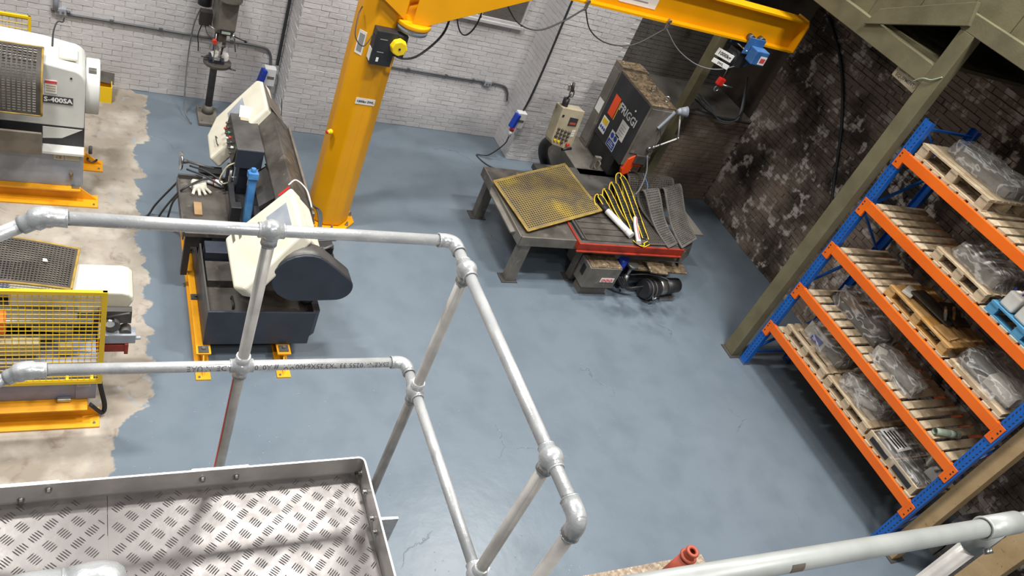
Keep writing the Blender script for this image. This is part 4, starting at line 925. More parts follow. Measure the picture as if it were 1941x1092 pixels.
# ================================================================ VERTICAL BAND SAW WITH ITS TABLE
vs = thing('vertical_band_saw', 'dark grey vertical band saw with an orange stripe, control console and long red-edged table', 'saw', (6.2, 7.6, 0))
# table
part('left_table', MB().box(4.80, 6.2, 6.60, 8.05, .70, .76), 'grimy_top', vs, bev=.006)
part('table_apron', MB().box(4.80, 5.66, 6.585, 6.60, .62, .76).box(4.785, 4.80, 6.6, 8.05, .62, .76), 'machine_grey', vs, bev=.003)
part('table_flap', MB().prism([(4.72, 6.75, .70), (4.80, 6.75, .72), (4.80, 7.7, .72), (4.72, 7.55, .70)], (0, 0, -.02)), 'machine_grey', vs)
part('red_apron', MB().box(5.60, 7.32, 6.50, 6.53, .67, .78).box(5.60, 5.63, 6.53, 7.1, .67, .78), 'table_red', vs, bev=.006)
part('red_lip', MB().box(5.58, 7.30, 6.47, 6.50, .66, .68), 'table_red', vs, bev=.004)
part('saw_table', MB().box(5.63, 7.35, 6.53, 8.25, .70, .775), 'dark_steel', vs)
for i in range(9): part('table_slat', MB().box(5.70, 7.25, 6.58+.125*i, 6.58+.125*i+.112, .775, .787), 'grimy_top', vs)
part('table_rail', MB().box(5.66, 5.69, 6.58, 7.7, .787, .81), 'dark_steel', vs); part('table_rail', MB().box(5.72, 5.74, 6.58, 7.7, .787, .80), 'dark_steel', vs)
part('slide_base', MB().box(6.0, 7.5, 6.62, 7.3, .46, .66), 'machine_grey', vs, bev=.01)
part('side_tray', MB().prism([(6.55, 6.45, .42), (7.50, 6.40, .42), (7.56, 6.62, .42), (6.55, 6.66, .42)], (0, 0, .03)), 'oily_top', vs, bev=.004)
part('rear_flap', MB().box(7.72, 8.05, 7.0, 7.7, .66, .685), 'machine_grey', vs, bev=.004)
part('flap_bracket', MB().box(7.35, 7.75, 7.3, 7.4, .60, .66), 'machine_grey', vs)
for x, y, n in ((4.86, 6.61, 1), (5.86, 6.68, 1), (4.86, 7.9, 1), (7.35, 7.95, 1)):
    lg = part('leg', MB().box(x, x+.14, y, y+.12, .012, .70), 'machine_grey', vs, bev=.006)
    part('foot', MB().box(x-.06, x+.17, y-.03, y+.15, 0, .012), 'dark_steel', lg)
part('base_wall', MB().box(6.1, 7.4, 7.2, 7.9, 0, .46), 'black_paint', vs, bev=.01)
part('knee_bracket', MB().prism([(5.9, 6.66, .46), (6.6, 6.66, .46), (6.6, 6.66, .30), (6.1, 6.66, .12), (5.95, 6.66, .12)], (0, .4, 0)), 'machine_grey', vs, bev=.01)
# body
part('body_base', MB().box(6.35, 7.40, 8.10, 9.15, 0, .775), 'machine_grey', vs, bev=.01)
part('column', MB().box(6.80, 7.28, 8.86, 9.10, .775, 2.13), 'machine_grey', vs, bev=.01)
part('column_door', MB().box(6.788, 6.80, 8.88, 9.08, .85, 2.05), 'machine_grey', vs, bev=.003)
hd = part('head', MB().box(6.80, 7.22, 7.92, 8.84, 1.12, 2.09), 'machine_grey', vs, bev=.01)
part('throat_shade_block', MB().box(6.84, 7.15, 8.15, 8.84, .787, 1.12), 'black_paint', vs)  # black box filling the open throat, its dark shade put into the colour
pn = part('head_panel', MB().box(6.79, 6.80, 7.94, 8.83, 1.10, 2.08), 'black_paint', vs, bev=.003)
px_ = 6.788
part('stripe', MB().box(px_-.002, px_, 8.56, 8.72, 1.48, 1.80).box(px_-.002, px_, 8.72, 8.72+.001, 1.48, 1.80), 'signal_orange', pn, label='orange stripe')
part('thin_stripe', MB().box(px_-.002, px_, 8.525, 8.54, 1.48, 1.76), 'sticker_yellow', pn)
part('lettering', text_mb('FRIGGI', .165, (px_-.003, 8.27, 1.72), (0, -1, 0), (0, 0, 1), bold=.004), 'socket_white', pn)
pp = part('notice', MB().box(px_-.002, px_, 8.12, 8.33, 1.36, 1.62), 'paper_white', pn, label='white paper notice')
for i in range(4): part('print_line', MB().box(px_-.004, px_-.002, 8.16, 8.29, 1.42+.045*i, 1.427+.045*i), 'ink_grey', pp)
bs_ = part('blue_notice', MB().box(px_-.002, px_, 8.22, 8.44, 1.13, 1.38), 'paper_white', pn, label='blue and white safety sticker')
part('sticker_print', MB().box(px_-.004, px_-.002, 8.23, 8.43, 1.14, 1.25), 'sticker_blue', bs_)
for y in (8.28, 8.38): part('sticker_disc', MB().cyl((px_-.004, y, 1.315), (px_-.002, y, 1.315), .042, n=20), 'sticker_blue', bs_)
part('sticker_text', MB().box(px_-.006, px_-.004, 8.26, 8.40, 1.165, 1.175).box(px_-.006, px_-.004, 8.26, 8.40, 1.195, 1.205).box(px_-.006, px_-.004, 8.28, 8.38, 1.222, 1.230), 'letter_white', bs_)
ys = part('hazard_sticker', MB().box(px_-.002, px_, 8.58, 8.76, 1.19, 1.42), 'paper_white', pn, label='yellow and blue hazard sticker')
part('sticker_print', MB().box(px_-.004, px_-.002, 8.60, 8.74, 1.32, 1.40), 'sticker_yellow', ys)
for i in range(3): part('sticker_disc', MB().cyl((px_-.004, 8.61+.055*i, 1.255), (px_-.002, 8.61+.055*i, 1.255), .024, n=16), 'sticker_blue', ys)
part('sticker', MB().box(6.786, 6.788, 8.90, 9.05, 1.35, 1.55), 'paper_white', vs)
part('panel_stud', MB().cyl((6.79, 8.16, 1.86), (6.78, 8.16, 1.86), .014, n=12), 'letter_white', pn)
tp = part('head_top', MB().box(6.80, 7.24, 7.92, 8.86, 2.09, 2.105).box(6.80, 7.24, 8.86, 9.10, 2.13, 2.14), 'oily_top', vs)
for x, y in ((7.05, 8.35), (7.14, 8.10)): part('eye_bolt', MB().torus((x, y, 2.15), (.5, 1, 0), .035, .010, 18, 8).cyl((x, y, 2.105), (x, y, 2.12), .02, n=12), 'bright_steel', tp)
for x, y in ((6.95, 8.72), (6.9, 8.6), (7.0, 8.2), (7.08, 8.0), (6.95, 8.05), (7.1, 8.22)): part('bolt', MB().cyl((x, y, 2.105), (x, y, 2.125), .014, n=6, smooth=False), 'bright_steel', tp)
part('front_panel', MB().box(6.83, 7.20, 7.905, 7.92, 1.34, 2.06), 'machine_grey', vs, bev=.004)
part('guide_block', MB().box(6.95, 7.18, 7.86, 7.98, 1.20, 1.34), 'dark_steel', vs, bev=.006)
part('blade_guard', MB().prism([(6.86, 7.90, 1.24), (6.98, 7.90, 1.34), (7.02, 7.90, 1.30), (6.98, 7.90, 1.02), (6.88, 7.90, .96), (6.84, 7.90, 1.06)], (0, .07, 0)), 'signal_orange', vs, bev=.006)
part('blade_guard', MB().box(6.98, 7.12, 7.90, 7.96, 1.14, 1.22), 'signal_orange', vs, bev=.006)
part('blade', MB().box(6.925, 6.955, 7.955, 7.957, .78, 1.15), 'bright_steel', vs)
# lamp on a jointed arm
part('lamp_arm', MB().cyl((7.15, 7.88, 1.50), (7.44, 7.84, 1.72), .011, n=10).cyl((7.44, 7.84, 1.72), (7.25, 7.86, 2.12), .011, n=10), 'letter_white', vs)
part('lamp_joint', MB().sphere((7.44, 7.84, 1.72), .025), 'bright_steel', vs); part('lamp_joint', MB().cyl((7.10, 7.86, 1.46), (7.10, 7.92, 1.46), .035, n=14).sphere((7.15, 7.88, 1.50), .028), 'bright_steel', vs)
part('lamp_head', MB().cyl((7.25, 7.86, 2.12), (7.34, 7.84, 2.14), .05, .075, n=18).cyl((7.20, 7.86, 2.10), (7.25, 7.86, 2.12), .03, .05, n=18), 'steel_grey', vs)
part('lamp_bracket', MB().bar((7.2, 7.9, 2.08), (7.06, 7.9, 1.80), .06, .02), 'steel_grey', vs)
part('lamp_flex', MB().tube(smooth_path([(7.1, 7.89, 1.8), (7.16, 7.84, 1.66), (7.2, 7.84, 1.55), (7.17, 7.86, 1.42)], 5), .006, 8), 'cable_black', vs)
part('air_hose', MB().tube(smooth_path([(7.12, 7.88, 1.36), (7.15, 7.75, 1.14), (7.0, 7.55, .95), (6.75, 7.4, .86), (6.6, 7.2, .80)], 6), .011, 8), 'cable_grey', vs)
part('blue_hose', MB().tube(smooth_path([(7.15, 7.8, 1.1), (7.2, 7.65, 1.0), (7.1, 7.5, .92), (7.0, 7.4, .86)], 6), .006, 8), 'ram_blue', vs)
# console
cRot = Euler((-.10, .0, .16)).to_matrix(); cC = Vector((5.76, 8.13, 1.49))
def cp(a, b, d=0): return cC+cRot@Vector((a, -.08-d, b))
cs = part('console', MB().prism([cp(-.20, .30), cp(.20, .26), cp(.20, -.26), cp(.06, -.30), cp(-.16, -.24), cp(-.20, -.18)], cRot@Vector((0, .16, 0))), 'console_beige', vs, bev=.008)
part('display', MB().prism([cp(-.02, .17, .001), cp(.13, .15, .001), cp(.13, .04, .001), cp(-.02, .05, .001)], cRot@Vector((0, -.006, 0))), 'screen_dark', cs)
part('display_text', MB().prism([cp(.0, .10, .007), cp(.11, .09, .007), cp(.11, .06, .007), cp(.0, .07, .007)], cRot@Vector((0, -.001, 0))), 'rust_red', cs)
for i in range(3):
    for j in range(2): part('key', MB().prism([cp(.10+.03*j, -.02-.035*i, .001), cp(.122+.03*j, -.02-.035*i, .001), cp(.122+.03*j, -.045-.035*i, .001), cp(.10+.03*j, -.045-.035*i, .001)], cRot@Vector((0, -.004, 0))), 'letter_white', cs)
for i in range(4):
    for j in range(4):
        if i == 3 and j > 2: continue
        m = 'button_yellow' if (i, j) in ((0, 3), (1, 3)) else 'button_dark'
        a, b = -.145+.065*i, -.005-.055*j-.018*i
        part('knob', MB().cyl(cp(a, b, 0), cp(a, b, .022), .020, .016, n=12).obox(cp(a, b, .026), (.010, .012, .032)), m, cs)
part('emergency_stop', MB().cyl(cp(.10, -.235, 0), cp(.10, -.235, .03), .026, n=16), 'button_red', cs)
for a, b in ((-.165, .20), (-.17, -.10)): part('label_plate', MB().prism([cp(a, b, .001), cp(a+.035, b, .001), cp(a+.035, b-.035, .001), cp(a, b-.035, .001)], cRot@Vector((0, -.002, 0))), 'ink_black', cs)
part('console_bracket', MB().cyl(cp(-.12, .26, -.08), cp(-.12, .40, -.08), .045, n=16), 'black_paint', cs)
part('crank', MB().torus(cp(-.09, .48, -.06), cRot@Vector((.3, -1, .2)), .05, .008, 18, 6).cyl(cp(-.12, .40, -.08), cp(-.09, .47, -.06), .012, n=10).cyl(cp(-.12, .52, -.03), cp(-.15, .64, -.03), .020, n=12), 'dark_steel', cs)
part('crank_handle', MB().cyl(cp(-.17, .53, -.03), cp(-.19, .63, -.03), .016, n=10).cyl(cp(-.20, .53, -.03), cp(-.22, .62, -.03), .010, n=10), 'chrome', cs)
part('console_arm', MB().tube(smooth_path([cp(-.10, -.20, -.10), (5.70, 8.28, 1.05), (5.85, 8.38, .80), (6.10, 8.46, .55), (6.38, 8.5, .45)], 8), .07, 14), 'black_paint', vs)
part('console_strut', MB().cyl(cp(.22, .10, -.1), (6.1, 8.35, 1.05), .012, n=10).cyl((6.02, 8.3, 1.02), (6.2, 8.36, 1.02), .022, n=10), 'black_paint', vs)
part('console_flex', MB().tube(smooth_path([cp(.22, .0, -.1), (6.05, 8.36, 1.2), (6.0, 8.42, 1.0), (6.3, 8.7, .9)], 6), .010, 8), 'cable_grey', vs)
part('side_handle', MB().tube(smooth_path([(6.50, 8.08, .95), (6.50, 8.0, .95), (6.52, 8.0, 1.05), (6.52, 8.08, 1.05)], 4), .010, 8).box(6.46, 6.56, 8.07, 8.12, .90, 1.10), 'machine_grey', vs)
# oil box and coolant pump under the table
ob = part('hydraulic_box', MB().prism([(5.84, 6.36, .16), (6.34, 6.36, .16), (6.34, 6.36, .50), (5.84, 6.36, .50)], (0, .27, 0)), 'machine_grey', vs, bev=.006)
part('box_lid', MB().box(5.86, 6.34, 6.37, 6.63, .50, .512), 'oily_top', ob)
lb_ = part('box_label', MB().box(6.08, 6.29, 6.354, 6.359, .27, .34), 'paper_white', ob)
for i in range(3): part('label_ring', MB().torus((6.12+.06*i, 6.352, .305), (0, 1, 0), .021, .005, 14, 6), 'pink_red', lb_)
part('box_window', MB().box(5.832, 5.839, 6.45, 6.53, .30, .44), 'black_paint', ob)
part('box_support', MB().box(5.9, 6.3, 6.42, 6.60, 0, .16), 'machine_grey', vs)
part('oil_filter', MB().cyl((6.50, 6.60, .32), (6.50, 6.60, .50), .07, n=20), 'plug_blue', vs)
part('valve_stem', MB().cyl((6.60, 6.50, .30), (6.60, 6.50, .46), .028, n=14).cyl((6.60, 6.50, .46), (6.60, 6.50, .49), .08, n=20).cyl((6.62, 6.48, .08), (6.60, 6.50, .30), .035, n=12), 'bright_steel', vs)
part('cover_plate', MB().obox((6.95, 6.42, .50), (.30, .20, .02), (.12, .05, -.05)), 'oily_top', vs, bev=.003)
pm = part('coolant_pump', MB().cyl((6.86, 6.36, .17), (7.12, 6.40, .17), .135, n=26), 'black_paint', vs, bev=.01)
part('pump_face', MB().cyl((7.10, 6.40, .17), (7.24, 6.42, .17), .115, .12, n=26), 'bright_steel', pm)
part('pump_motor', MB().cyl((7.25, 6.42, .17), (7.52, 6.46, .17), .12, .105, n=24), 'black_paint', pm)
part('pump_foot', MB().box(7.20, 7.46, 6.30, 6.44, 0, .05), 'bright_steel', pm, bev=.004)
part('pump_cage', MB().torus((6.92, 6.36, .17), (1, .15, 0), .14, .012, 24, 6).torus((6.99, 6.37, .17), (1, .15, 0), .14, .012, 24, 6), 'dark_steel', pm)
part('pump_valve', MB().cyl((6.95, 6.25, .20), (6.98, 6.20, .12), .014, n=10).cyl((6.98, 6.20, .12), (7.05, 6.22, .16), .010, n=10), 'chrome', pm)
for k in range(4): part('pump_hose', MB().tube(smooth_path([(6.4+.04*k, 6.45, .30), (6.55+.03*k, 6.40, .16), (6.7+.02*k, 6.38, .12+.02*k), (6.88, 6.38, .2)], 5), .010, 8), 'cable_black', vs)
part('pump_flex', MB().tube(smooth_path([(6.65, 6.5, .30), (6.9, 6.45, .36), (7.15, 6.42, .34), (7.3, 6.42, .28)], 6), .007, 8), 'cable_grey', vs)

# ---- perforated rubber mats
def mat_mesh(fn, nu, nv, hole=.62, th=.012, edge=1):
    """perforated sheet: fn(u, v) in 0..1 gives (position, normal)"""
    mb = MB()
    for i in range(nu):
        for j in range(nv):
            u0, u1, v0, v1 = i/nu, (i+1)/nu, j/nv, (j+1)/nv
            solid = i < edge or j < edge or i >= nu-edge or j >= nv-edge
            O = [fn(a, b) for a, b in ((u0, v0), (u1, v0), (u1, v1), (u0, v1))]
            if solid:
                mb.add([p for p, n in O], [(0, 1, 2, 3)]); mb.add([p-n*th for p, n in O], [(3, 2, 1, 0)]); continue
            m = (1-hole)/2; du, dv = (u1-u0)*m, (v1-v0)*m
            I = [fn(a, b) for a, b in ((u0+du, v0+dv), (u1-du, v0+dv), (u1-du, v1-dv), (u0+du, v1-dv))]
            mb.add([p for p, n in O]+[p for p, n in I]+[p-n*th for p, n in I],
                   [(k, (k+1) % 4, 4+(k+1) % 4, 4+k) for k in range(4)]+[(4+k, 4+(k+1) % 4, 8+(k+1) % 4, 8+k) for k in range(4)])
    # rim
    def rim(seq):
        P = [fn(*q) for q in seq]
        for k in range(len(P)-1): mb.add([P[k][0], P[k+1][0], P[k+1][0]-P[k+1][1]*th, P[k][0]-P[k][1]*th], [(0, 1, 2, 3)])
    rim([(i/nu, 0) for i in range(nu+1)]); rim([(i/nu, 1) for i in range(nu+1)]); rim([(0, j/nv) for j in range(nv+1)]); rim([(1, j/nv) for j in range(nv+1)])
    return mb
def mat_obj(name, label, fn, nu, nv, m, hole=.62, th=.012, rim_m=None, edge=1):
    def nf(u, v):
        e = 1e-3; p = Vector(fn(u, v)); a = Vector(fn(min(u+e, 1), v))-Vector(fn(max(u-e, 0), v)); b = Vector(fn(u, min(v+e, 1)))-Vector(fn(u, max(v-e, 0)))
        return p, a.cross(b).normalized()
    t = thing(name, label, 'mat', tuple(fn(.5, .5)), None)
    t.location = (fn(.5, .5)[0], fn(.5, .5)[1], min(fn(a/6, b/6)[2] for a in range(7) for b in range(7))); ROOT[t.name] = Vector(t.location)
    part('perforated_sheet', mat_mesh(nf, nu, nv, hole, th, edge), m, t)
    if rim_m:
        for seq in ([(i/16, 0) for i in range(17)], [(i/16, 1) for i in range(17)], [(0, i/16) for i in range(17)], [(1, i/16) for i in range(17)]):
            part('edge_strip', MB().tube([nf(*q)[0]-nf(*q)[1]*th*.4 for q in seq], th*.9, 6, flat=1), rim_m, t)
    return t
def lerp4(A, B, C_, D, u, v): return Vector(A)*(1-u)*(1-v)+Vector(B)*u*(1-v)+Vector(C_)*u*v+Vector(D)*(1-u)*v
def fy_(u, v):
    p = lerp4((4.89, 6.66, .79), (6.24, 7.17, .83), (6.10, 8.20, .85), (4.76, 7.64, .81), u, v)
    p.z += .015*math.sin(u*4)*math.sin(v*3)+.012; return p
mat_obj('rubber_mat', 'yellow stained perforated rubber mat lying flat on the left of the saw table', fy_, 38, 29, 'mat_yellow', .64, .012, 'mat_edge')
# folded dark mats on the right of the table; profile along v, straight along u
def fold(profile, A, B, seed=0):
    """profile: list of (run, z) ; A/B: ground lines (start,end) of both sides"""
    L = [0]
    for k in range(1, len(profile)): L.append(L[-1]+math.hypot(profile[k][0]-profile[k-1][0], profile[k][1]-profile[k-1][1]))
    def f(u, v):
        s = v*L[-1]; k = 0
        while k < len(L)-2 and s > L[k+1]: k += 1
        t = (s-L[k])/max(1e-6, L[k+1]-L[k]); r = profile[k][0]*(1-t)+profile[k+1][0]*t; z = profile[k][1]*(1-t)+profile[k+1][1]*t
        a = Vector((A[0][0]+(A[1][0]-A[0][0])*r, A[0][1]+(A[1][1]-A[0][1])*r, 0)); b = Vector((B[0][0]+(B[1][0]-B[0][0])*r, B[0][1]+(B[1][1]-B[0][1])*r, 0))
        p = a*(1-u)+b*u; p.z = z; return p
    return f
def curve_prof(pts, n=6): return [(q.x, q.y) for q in smooth_path([(a, b, 0) for a, b in pts], n)]
mat_obj('rubber_mat', 'grey perforated mat at the right end of the saw table, arched over the others',
        fold(curve_prof([(.0, .81), (.25, .835), (.5, .90), (.78, 1.05), (.95, 1.13), (1.04, 1.08), (1.02, .97), (.92, .88), (.78, .83)]), ((7.25, 6.50), (7.28, 7.45)), ((7.68, 6.74), (7.70, 7.62))), 12, 44, 'mat_grey')
mat_obj('rubber_mat', 'grey perforated mat folded into a loop in the middle of the mat pile',
        fold(curve_prof([(.0, .80), (.3, .825), (.55, .89), (.8, 1.02), (.97, 1.09), (1.05, 1.03), (1.0, .92), (.8, .85), (.45, .835)]), ((7.02, 6.50), (6.92, 7.40)), ((7.26, 6.62), (7.25, 7.5))), 10, 44, 'mat_grey')
mat_obj('rubber_mat', 'grey perforated mat lying flat under the mat pile beside the yellow edged strips',
        fold([(0, .80), (1, .80)], ((6.72, 6.55), (6.70, 7.5)), ((7.12, 6.56), (7.15, 7.5))), 12, 28, 'mat_dark')
mat_obj('rubber_mat', 'dark perforated mat at the back of the mat pile next to the brown wall',
        fold(curve_prof([(0, .84), (.25, .93), (.5, .92), (.75, 1.0), (1, .95)]), ((6.85, 7.30), (7.0, 8.05)), ((7.78, 7.45), (7.85, 8.05))), 26, 22, 'mat_dark')
mat_obj('rubber_mat', 'grey perforated mat corner drooping off the right end of the table',
        fold(curve_prof([(0, .50), (.12, .66), (.3, .79), (1, .80)]), ((7.40, 6.52), (7.36, 7.2)), ((7.72, 6.75), (7.74, 7.2))), 9, 20, 'mat_grey')
# yellow edged rubber strips standing in loops
def strip(label, pts, w=.11):
    t = thing('edging_strip', label, 'strip', (pts[0][0], pts[0][1], .79), 'yellow edged rubber strips')
    P = smooth_path(pts, 8); mb = MB(); e = MB(); e2 = MB()
    for k in range(len(P)-1):
        d = (P[min(k+1, len(P)-1)]-P[max(0, k-1)]).normalized(); 
    def off(k, a):
        d = (P[min(k+1, len(P)-1)]-P[max(0, k-1)]); d = d.normalized() if d.length else Vector((0, 1, 0))
        s = Vector((1, .25, -.1)); s = (s-d*s.dot(d)).normalized(); return P[k]+s*a
    for k in range(len(P)-1):
        mb.add([off(k, -w/2), off(k, w/2), off(k+1, w/2), off(k+1, -w/2)], [(0, 1, 2, 3)], True)
    part('strip', mb, 'black_rubber', t); so = t.children[0]; md = so.modifiers.new('thick', 'SOLIDIFY'); md.thickness = .005
    for a in (-w/2, w/2): part('yellow_edge', MB().tube([off(k, a) for k in range(len(P))], .0075, 8), 'belt_yellow', t)
strip('short yellow edged rubber loop nearest the yellow mat', [(6.45, 6.95, .80), (6.36, 7.15, .84), (6.30, 7.32, .90), (6.26, 7.40, .92), (6.24, 7.36, .86), (6.27, 7.25, .805)])
strip('second yellow edged rubber loop from the yellow mat', [(6.56, 6.82, .80), (6.48, 7.1, .86), (6.44, 7.38, .94), (6.42, 7.50, .96), (6.40, 7.45, .90), (6.40, 7.3, .82)])
strip('third yellow edged rubber loop from the yellow mat', [(6.60, 6.76, .80), (6.60, 7.1, .88), (6.58, 7.45, .99), (6.57, 7.60, 1.01), (6.54, 7.54, .94), (6.54, 7.35, .83)])
strip('tallest yellow edged rubber loop beside the folded mats', [(6.72, 6.66, .80), (6.76, 7.0, .86), (6.76, 7.4, .98), (6.74, 7.68, 1.06), (6.68, 7.70, 1.05), (6.66, 7.5, .95), (6.66, 7.2, .85)])
strip('yellow edged rubber strip lying flat at the front of the red apron', [(6.50, 6.62, .802), (6.54, 6.54, .804), (6.60, 6.52, .804), (6.72, 6.58, .803)], .05)
wt = thing('plastic_tube', 'long white plastic tube with a dark end lying across the rubber strips', 'tube', (6.38, 6.9, .79))
part('tube', MB().cyl((6.30, 7.14, .86), (6.44, 6.72, .845), .042, n=20), 'letter_white', wt); part('sleeve', MB().cyl((6.43, 6.75, .846), (6.46, 6.66, .843), .046, n=20), 'socket_white', wt); part('cap', MB().cyl((6.25, 7.29, .864), (6.30, 7.14, .86), .022, .038, n=16), 'black_rubber', wt)
wt = thing('plastic_bar', 'grey and white plastic bar at the front edge of the rubber strips', 'bar', (6.6, 6.75, .79))
part('bar', MB().tube(smooth_path([(6.70, 7.02, .87), (6.62, 6.85, .865), (6.55, 6.66, .855), (6.50, 6.52, .845)], 4), .032, 12), 'socket_white', wt); part('red_line', MB().tube(smooth_path([(6.70, 7.0, .905), (6.62, 6.85, .899), (6.55, 6.67, .889), (6.51, 6.55, .88)], 4), .006, 6), 'pink_red', wt)
solo('orange_nozzle', MB().cyl((6.86, 7.36, .83), (6.95, 7.40, .835), .022, .012, n=14), 'signal_orange', 'small orange nozzle between the strips and the folded mats', 'nozzle')
# ================================================================ LATHES ON THE LEFT
def lathe_skid(par, y0, x1, ext):
    """yellow I-beam along x with its end cut back to a long toe"""
    part('skid_beam', MB().box(-2.6, x1, y0, y0+.15, .155, .17).box(-2.6, x1, y0+.065, y0+.08, .015, .155), 'stand_yellow', par)
    part('skid_flange', MB().box(-2.6, ext, y0-.06, y0+.15, 0, .018), 'stand_yellow', par, bev=.002)
    part('skid_toe', MB().prism([(x1, y0+.065, .018), (ext-.01, y0+.065, .018), (x1, y0+.065, .16)], (0, .015, 0)), 'stand_yellow', par)
    inst('bolt', bme, par, (ext-.04, y0-.02, .018), (-math.pi/2, 0, 0))
def wire_guard(par, x0, x1, y, z0, z1, px, pz, name='mesh_guard', fr=.028):
    g = part('guard_frame', MB().box(x0, x1, y-.014, y+.014, z1-fr, z1).box(x0, x1, y-.014, y+.014, z0, z0+fr).box(x1-fr, x1, y-.0145, y+.0145, z0, z1).box(x0, x0+fr, y-.0145, y+.0145, z0, z1), 'guard_yellow', par, bev=.003)
    mb = MB(); x = x0+px
    while x < x1-.01: mb.cyl((x, y, z0), (x, y, z1), .0034, n=5, caps=False); x += px
    z = z0+pz
    while z < z1-.01: mb.cyl((x0, y-.004, z), (x1, y-.004, z), .0034, n=5, caps=False); z += pz
    part('wire_mesh', mb, 'guard_yellow', g, kind='stuff')
la = thing('lathe', 'white lathe marked S-400SA on yellow skids at the back left', 'lathe', (-1, 8, 0))
lathe_skid(la, 7.62, .06, .23); lathe_skid(la, 8.28, .10, .28)
part('anchor_hook', MB().torus((.17, 8.33, .09), (0, 1, .3), .045, .012, 14, 6, arc=3.5).cyl((.15, 8.36, .15), (.15, 8.36, .24), .02, n=10), 'dark_steel', la)
part('base_cabinet', MB().box(-2.6, .08, 7.70, 8.34, .17, .58), 'steel_grey', la, bev=.006)
for a, b, t_ in ((-.19, -.10, 'CE'), (-.09, .04, None)):
    q = part('data_plate', MB().box(a, b, 7.694, 7.699, .50, .56), 'console_beige', la)
    if t_: part('lettering', text_mb('CE', .045, ((a+b)/2, 7.692, .53), (1, 0, 0), (0, 0, 1)), 'ink_black', q)
    else: part('print_line', MB().box(a+.01, a+.05, 7.692, 7.694, .54, .546), 'ink_grey', q)
part('catch', MB().box(-.045, -.015, 7.68, 7.70, .27, .36).cyl((-.03, 7.675, .30), (-.03, 7.675, .36), .012, n=8), 'oily_top', la)
part('corner_foot', MB().box(-.02, .05, 7.655, 7.70, .172, .195), 'bright_steel', la)
part('bed_support', MB().box(-2.6, .08, 7.80, 8.30, .58, .84), 'black_paint', la, bev=.004)
part('splash_tray', MB().prism([(-2.6, 7.52, .66), (-2.6, 7.50, .92), (-2.6, 7.53, .92), (-2.6, 7.80, .68), (-2.6, 7.80, .66)], (2.31, 0, 0)), 'tray_brown', la)
part('tray_lip', MB().box(-.29, .08, 7.66, 7.82, .585, .61), 'grey_white_paint', la)
part('white_patch', MB().prism([(-.29, 7.795, .82), (.06, 7.795, .82), (-.12, 7.795, .70), (-.29, 7.795, .68)], (0, .004, 0)), 'grey_white_paint', la)
part('headstock', MB().prism([(-.75, 7.80, .83), (.075, 7.80, .83)]+[(.075-.13+.13*math.cos(t), 7.80, 1.36+.13*math.sin(t)) for t in [i*math.pi/16 for i in range(9)]]+[(-.30, 7.80, 1.53), (-.75, 7.80, 1.56)], (0, .55, 0)), 'grey_white_paint', la, bev=.015)
part('headstock_top', MB().box(-.16, .0, 7.95, 8.2, 1.505, 1.53), 'cream_paint', la, bev=.005)
nm = part('name_plate', MB().box(-.33, -.03, 7.793, 7.799, 1.10, 1.18), 'screen_dark', la, label='dark name plate reading S-400SA')
part('lettering', text_mb('S-400SA', .072, (-.035, 7.791, 1.14), (1, 0, 0), (0, 0, 1), 'RIGHT', bold=.0025), 'letter_white', nm)
wl = part('warning_label', MB().box(-.27, -.17, 7.794, 7.799, 1.21, 1.35), 'paper_white', la)
part('label_print', MB().box(-.27, -.17, 7.791, 7.794, 1.32, 1.35), 'pink_red', wl)
for k in range(3): part('print_line', MB().box(-.26, -.18, 7.791, 7.794, 1.235+.027*k, 1.247+.027*k), 'console_beige', wl)
part('plug_hole', MB().cyl((-.05, 7.80, 1.40), (-.05, 7.794, 1.40), .010, n=12), 'black_paint', la)
part('gear_cover', MB().cyl((.075, 8.16, 1.13), (.205, 8.16, 1.13), .285, n=40), 'grey_white_paint', la, bev=.012)
part('cover_clip', MB().box(.10, .17, 8.0, 8.06, 1.35, 1.40), 'bright_steel', la)
wire_guard(la, -1.6, -.42, 8.62, .7, 1.56, .055, .055)
part('guard_post', MB().box(-.452, -.424, 8.606, 8.634, .17, .7), 'guard_yellow', la)
def drape(u, v):
    a = u*2.6; x = -1.35+1.06*v
    return Vector((x, 7.93-.36*math.sin(min(a, 1.6))-.02*max(0, a-1.6), 1.62-.25*(1-math.cos(min(a, 1.6)))-.27*max(0, a-1.6))) if True else None
mat_obj('rubber_mat', 'dark perforated rubber mat draped over the lathe marked S-400SA', drape, 26, 26, 'mat_dark', .66, .012, 'mat_edge')
# second, nearer lathe
lb2 = thing('lathe', 'cream lathe behind a yellow wire guard at the left edge', 'lathe', (-1, 5, 0))
lathe_skid(lb2, 4.68, .14, .235)
part('base_cabinet', MB().box(-2.6, .19, 4.80, 5.50, .17, .62), 'lavender_grey', lb2, bev=.006)
part('end_panel', MB().box(.05, .20, 4.79, 4.80, .18, .58), 'lavender_grey', lb2, bev=.003)
q = part('data_plate', MB().box(.06, .16, 4.785, 4.789, .34, .39), 'console_beige', lb2); part('print_line', MB().box(.07, .15, 4.783, 4.785, .352, .358).box(.07, .15, 4.783, 4.785, .37, .376), 'ink_grey', q)
part('catch', MB().box(-.08, .02, 4.76, 4.80, .172, .21), 'bright_steel', lb2, bev=.006)
part('side_strap', MB().tube(smooth_path([(.205, 4.80, .55), (.23, 4.78, .35), (.27, 4.76, .12), (.25, 4.74, .05), (.16, 4.72, .19)], 6), .012, 8, flat=1.6), 'black_rubber', lb2)
part('bed', MB().box(-2.6, .20, 5.05, 5.55, .62, .86), 'board_dark', lb2)
part('carriage', MB().box(-.9, .05, 4.95, 5.5, .86, .93), 'grimy_top', lb2, bev=.01)
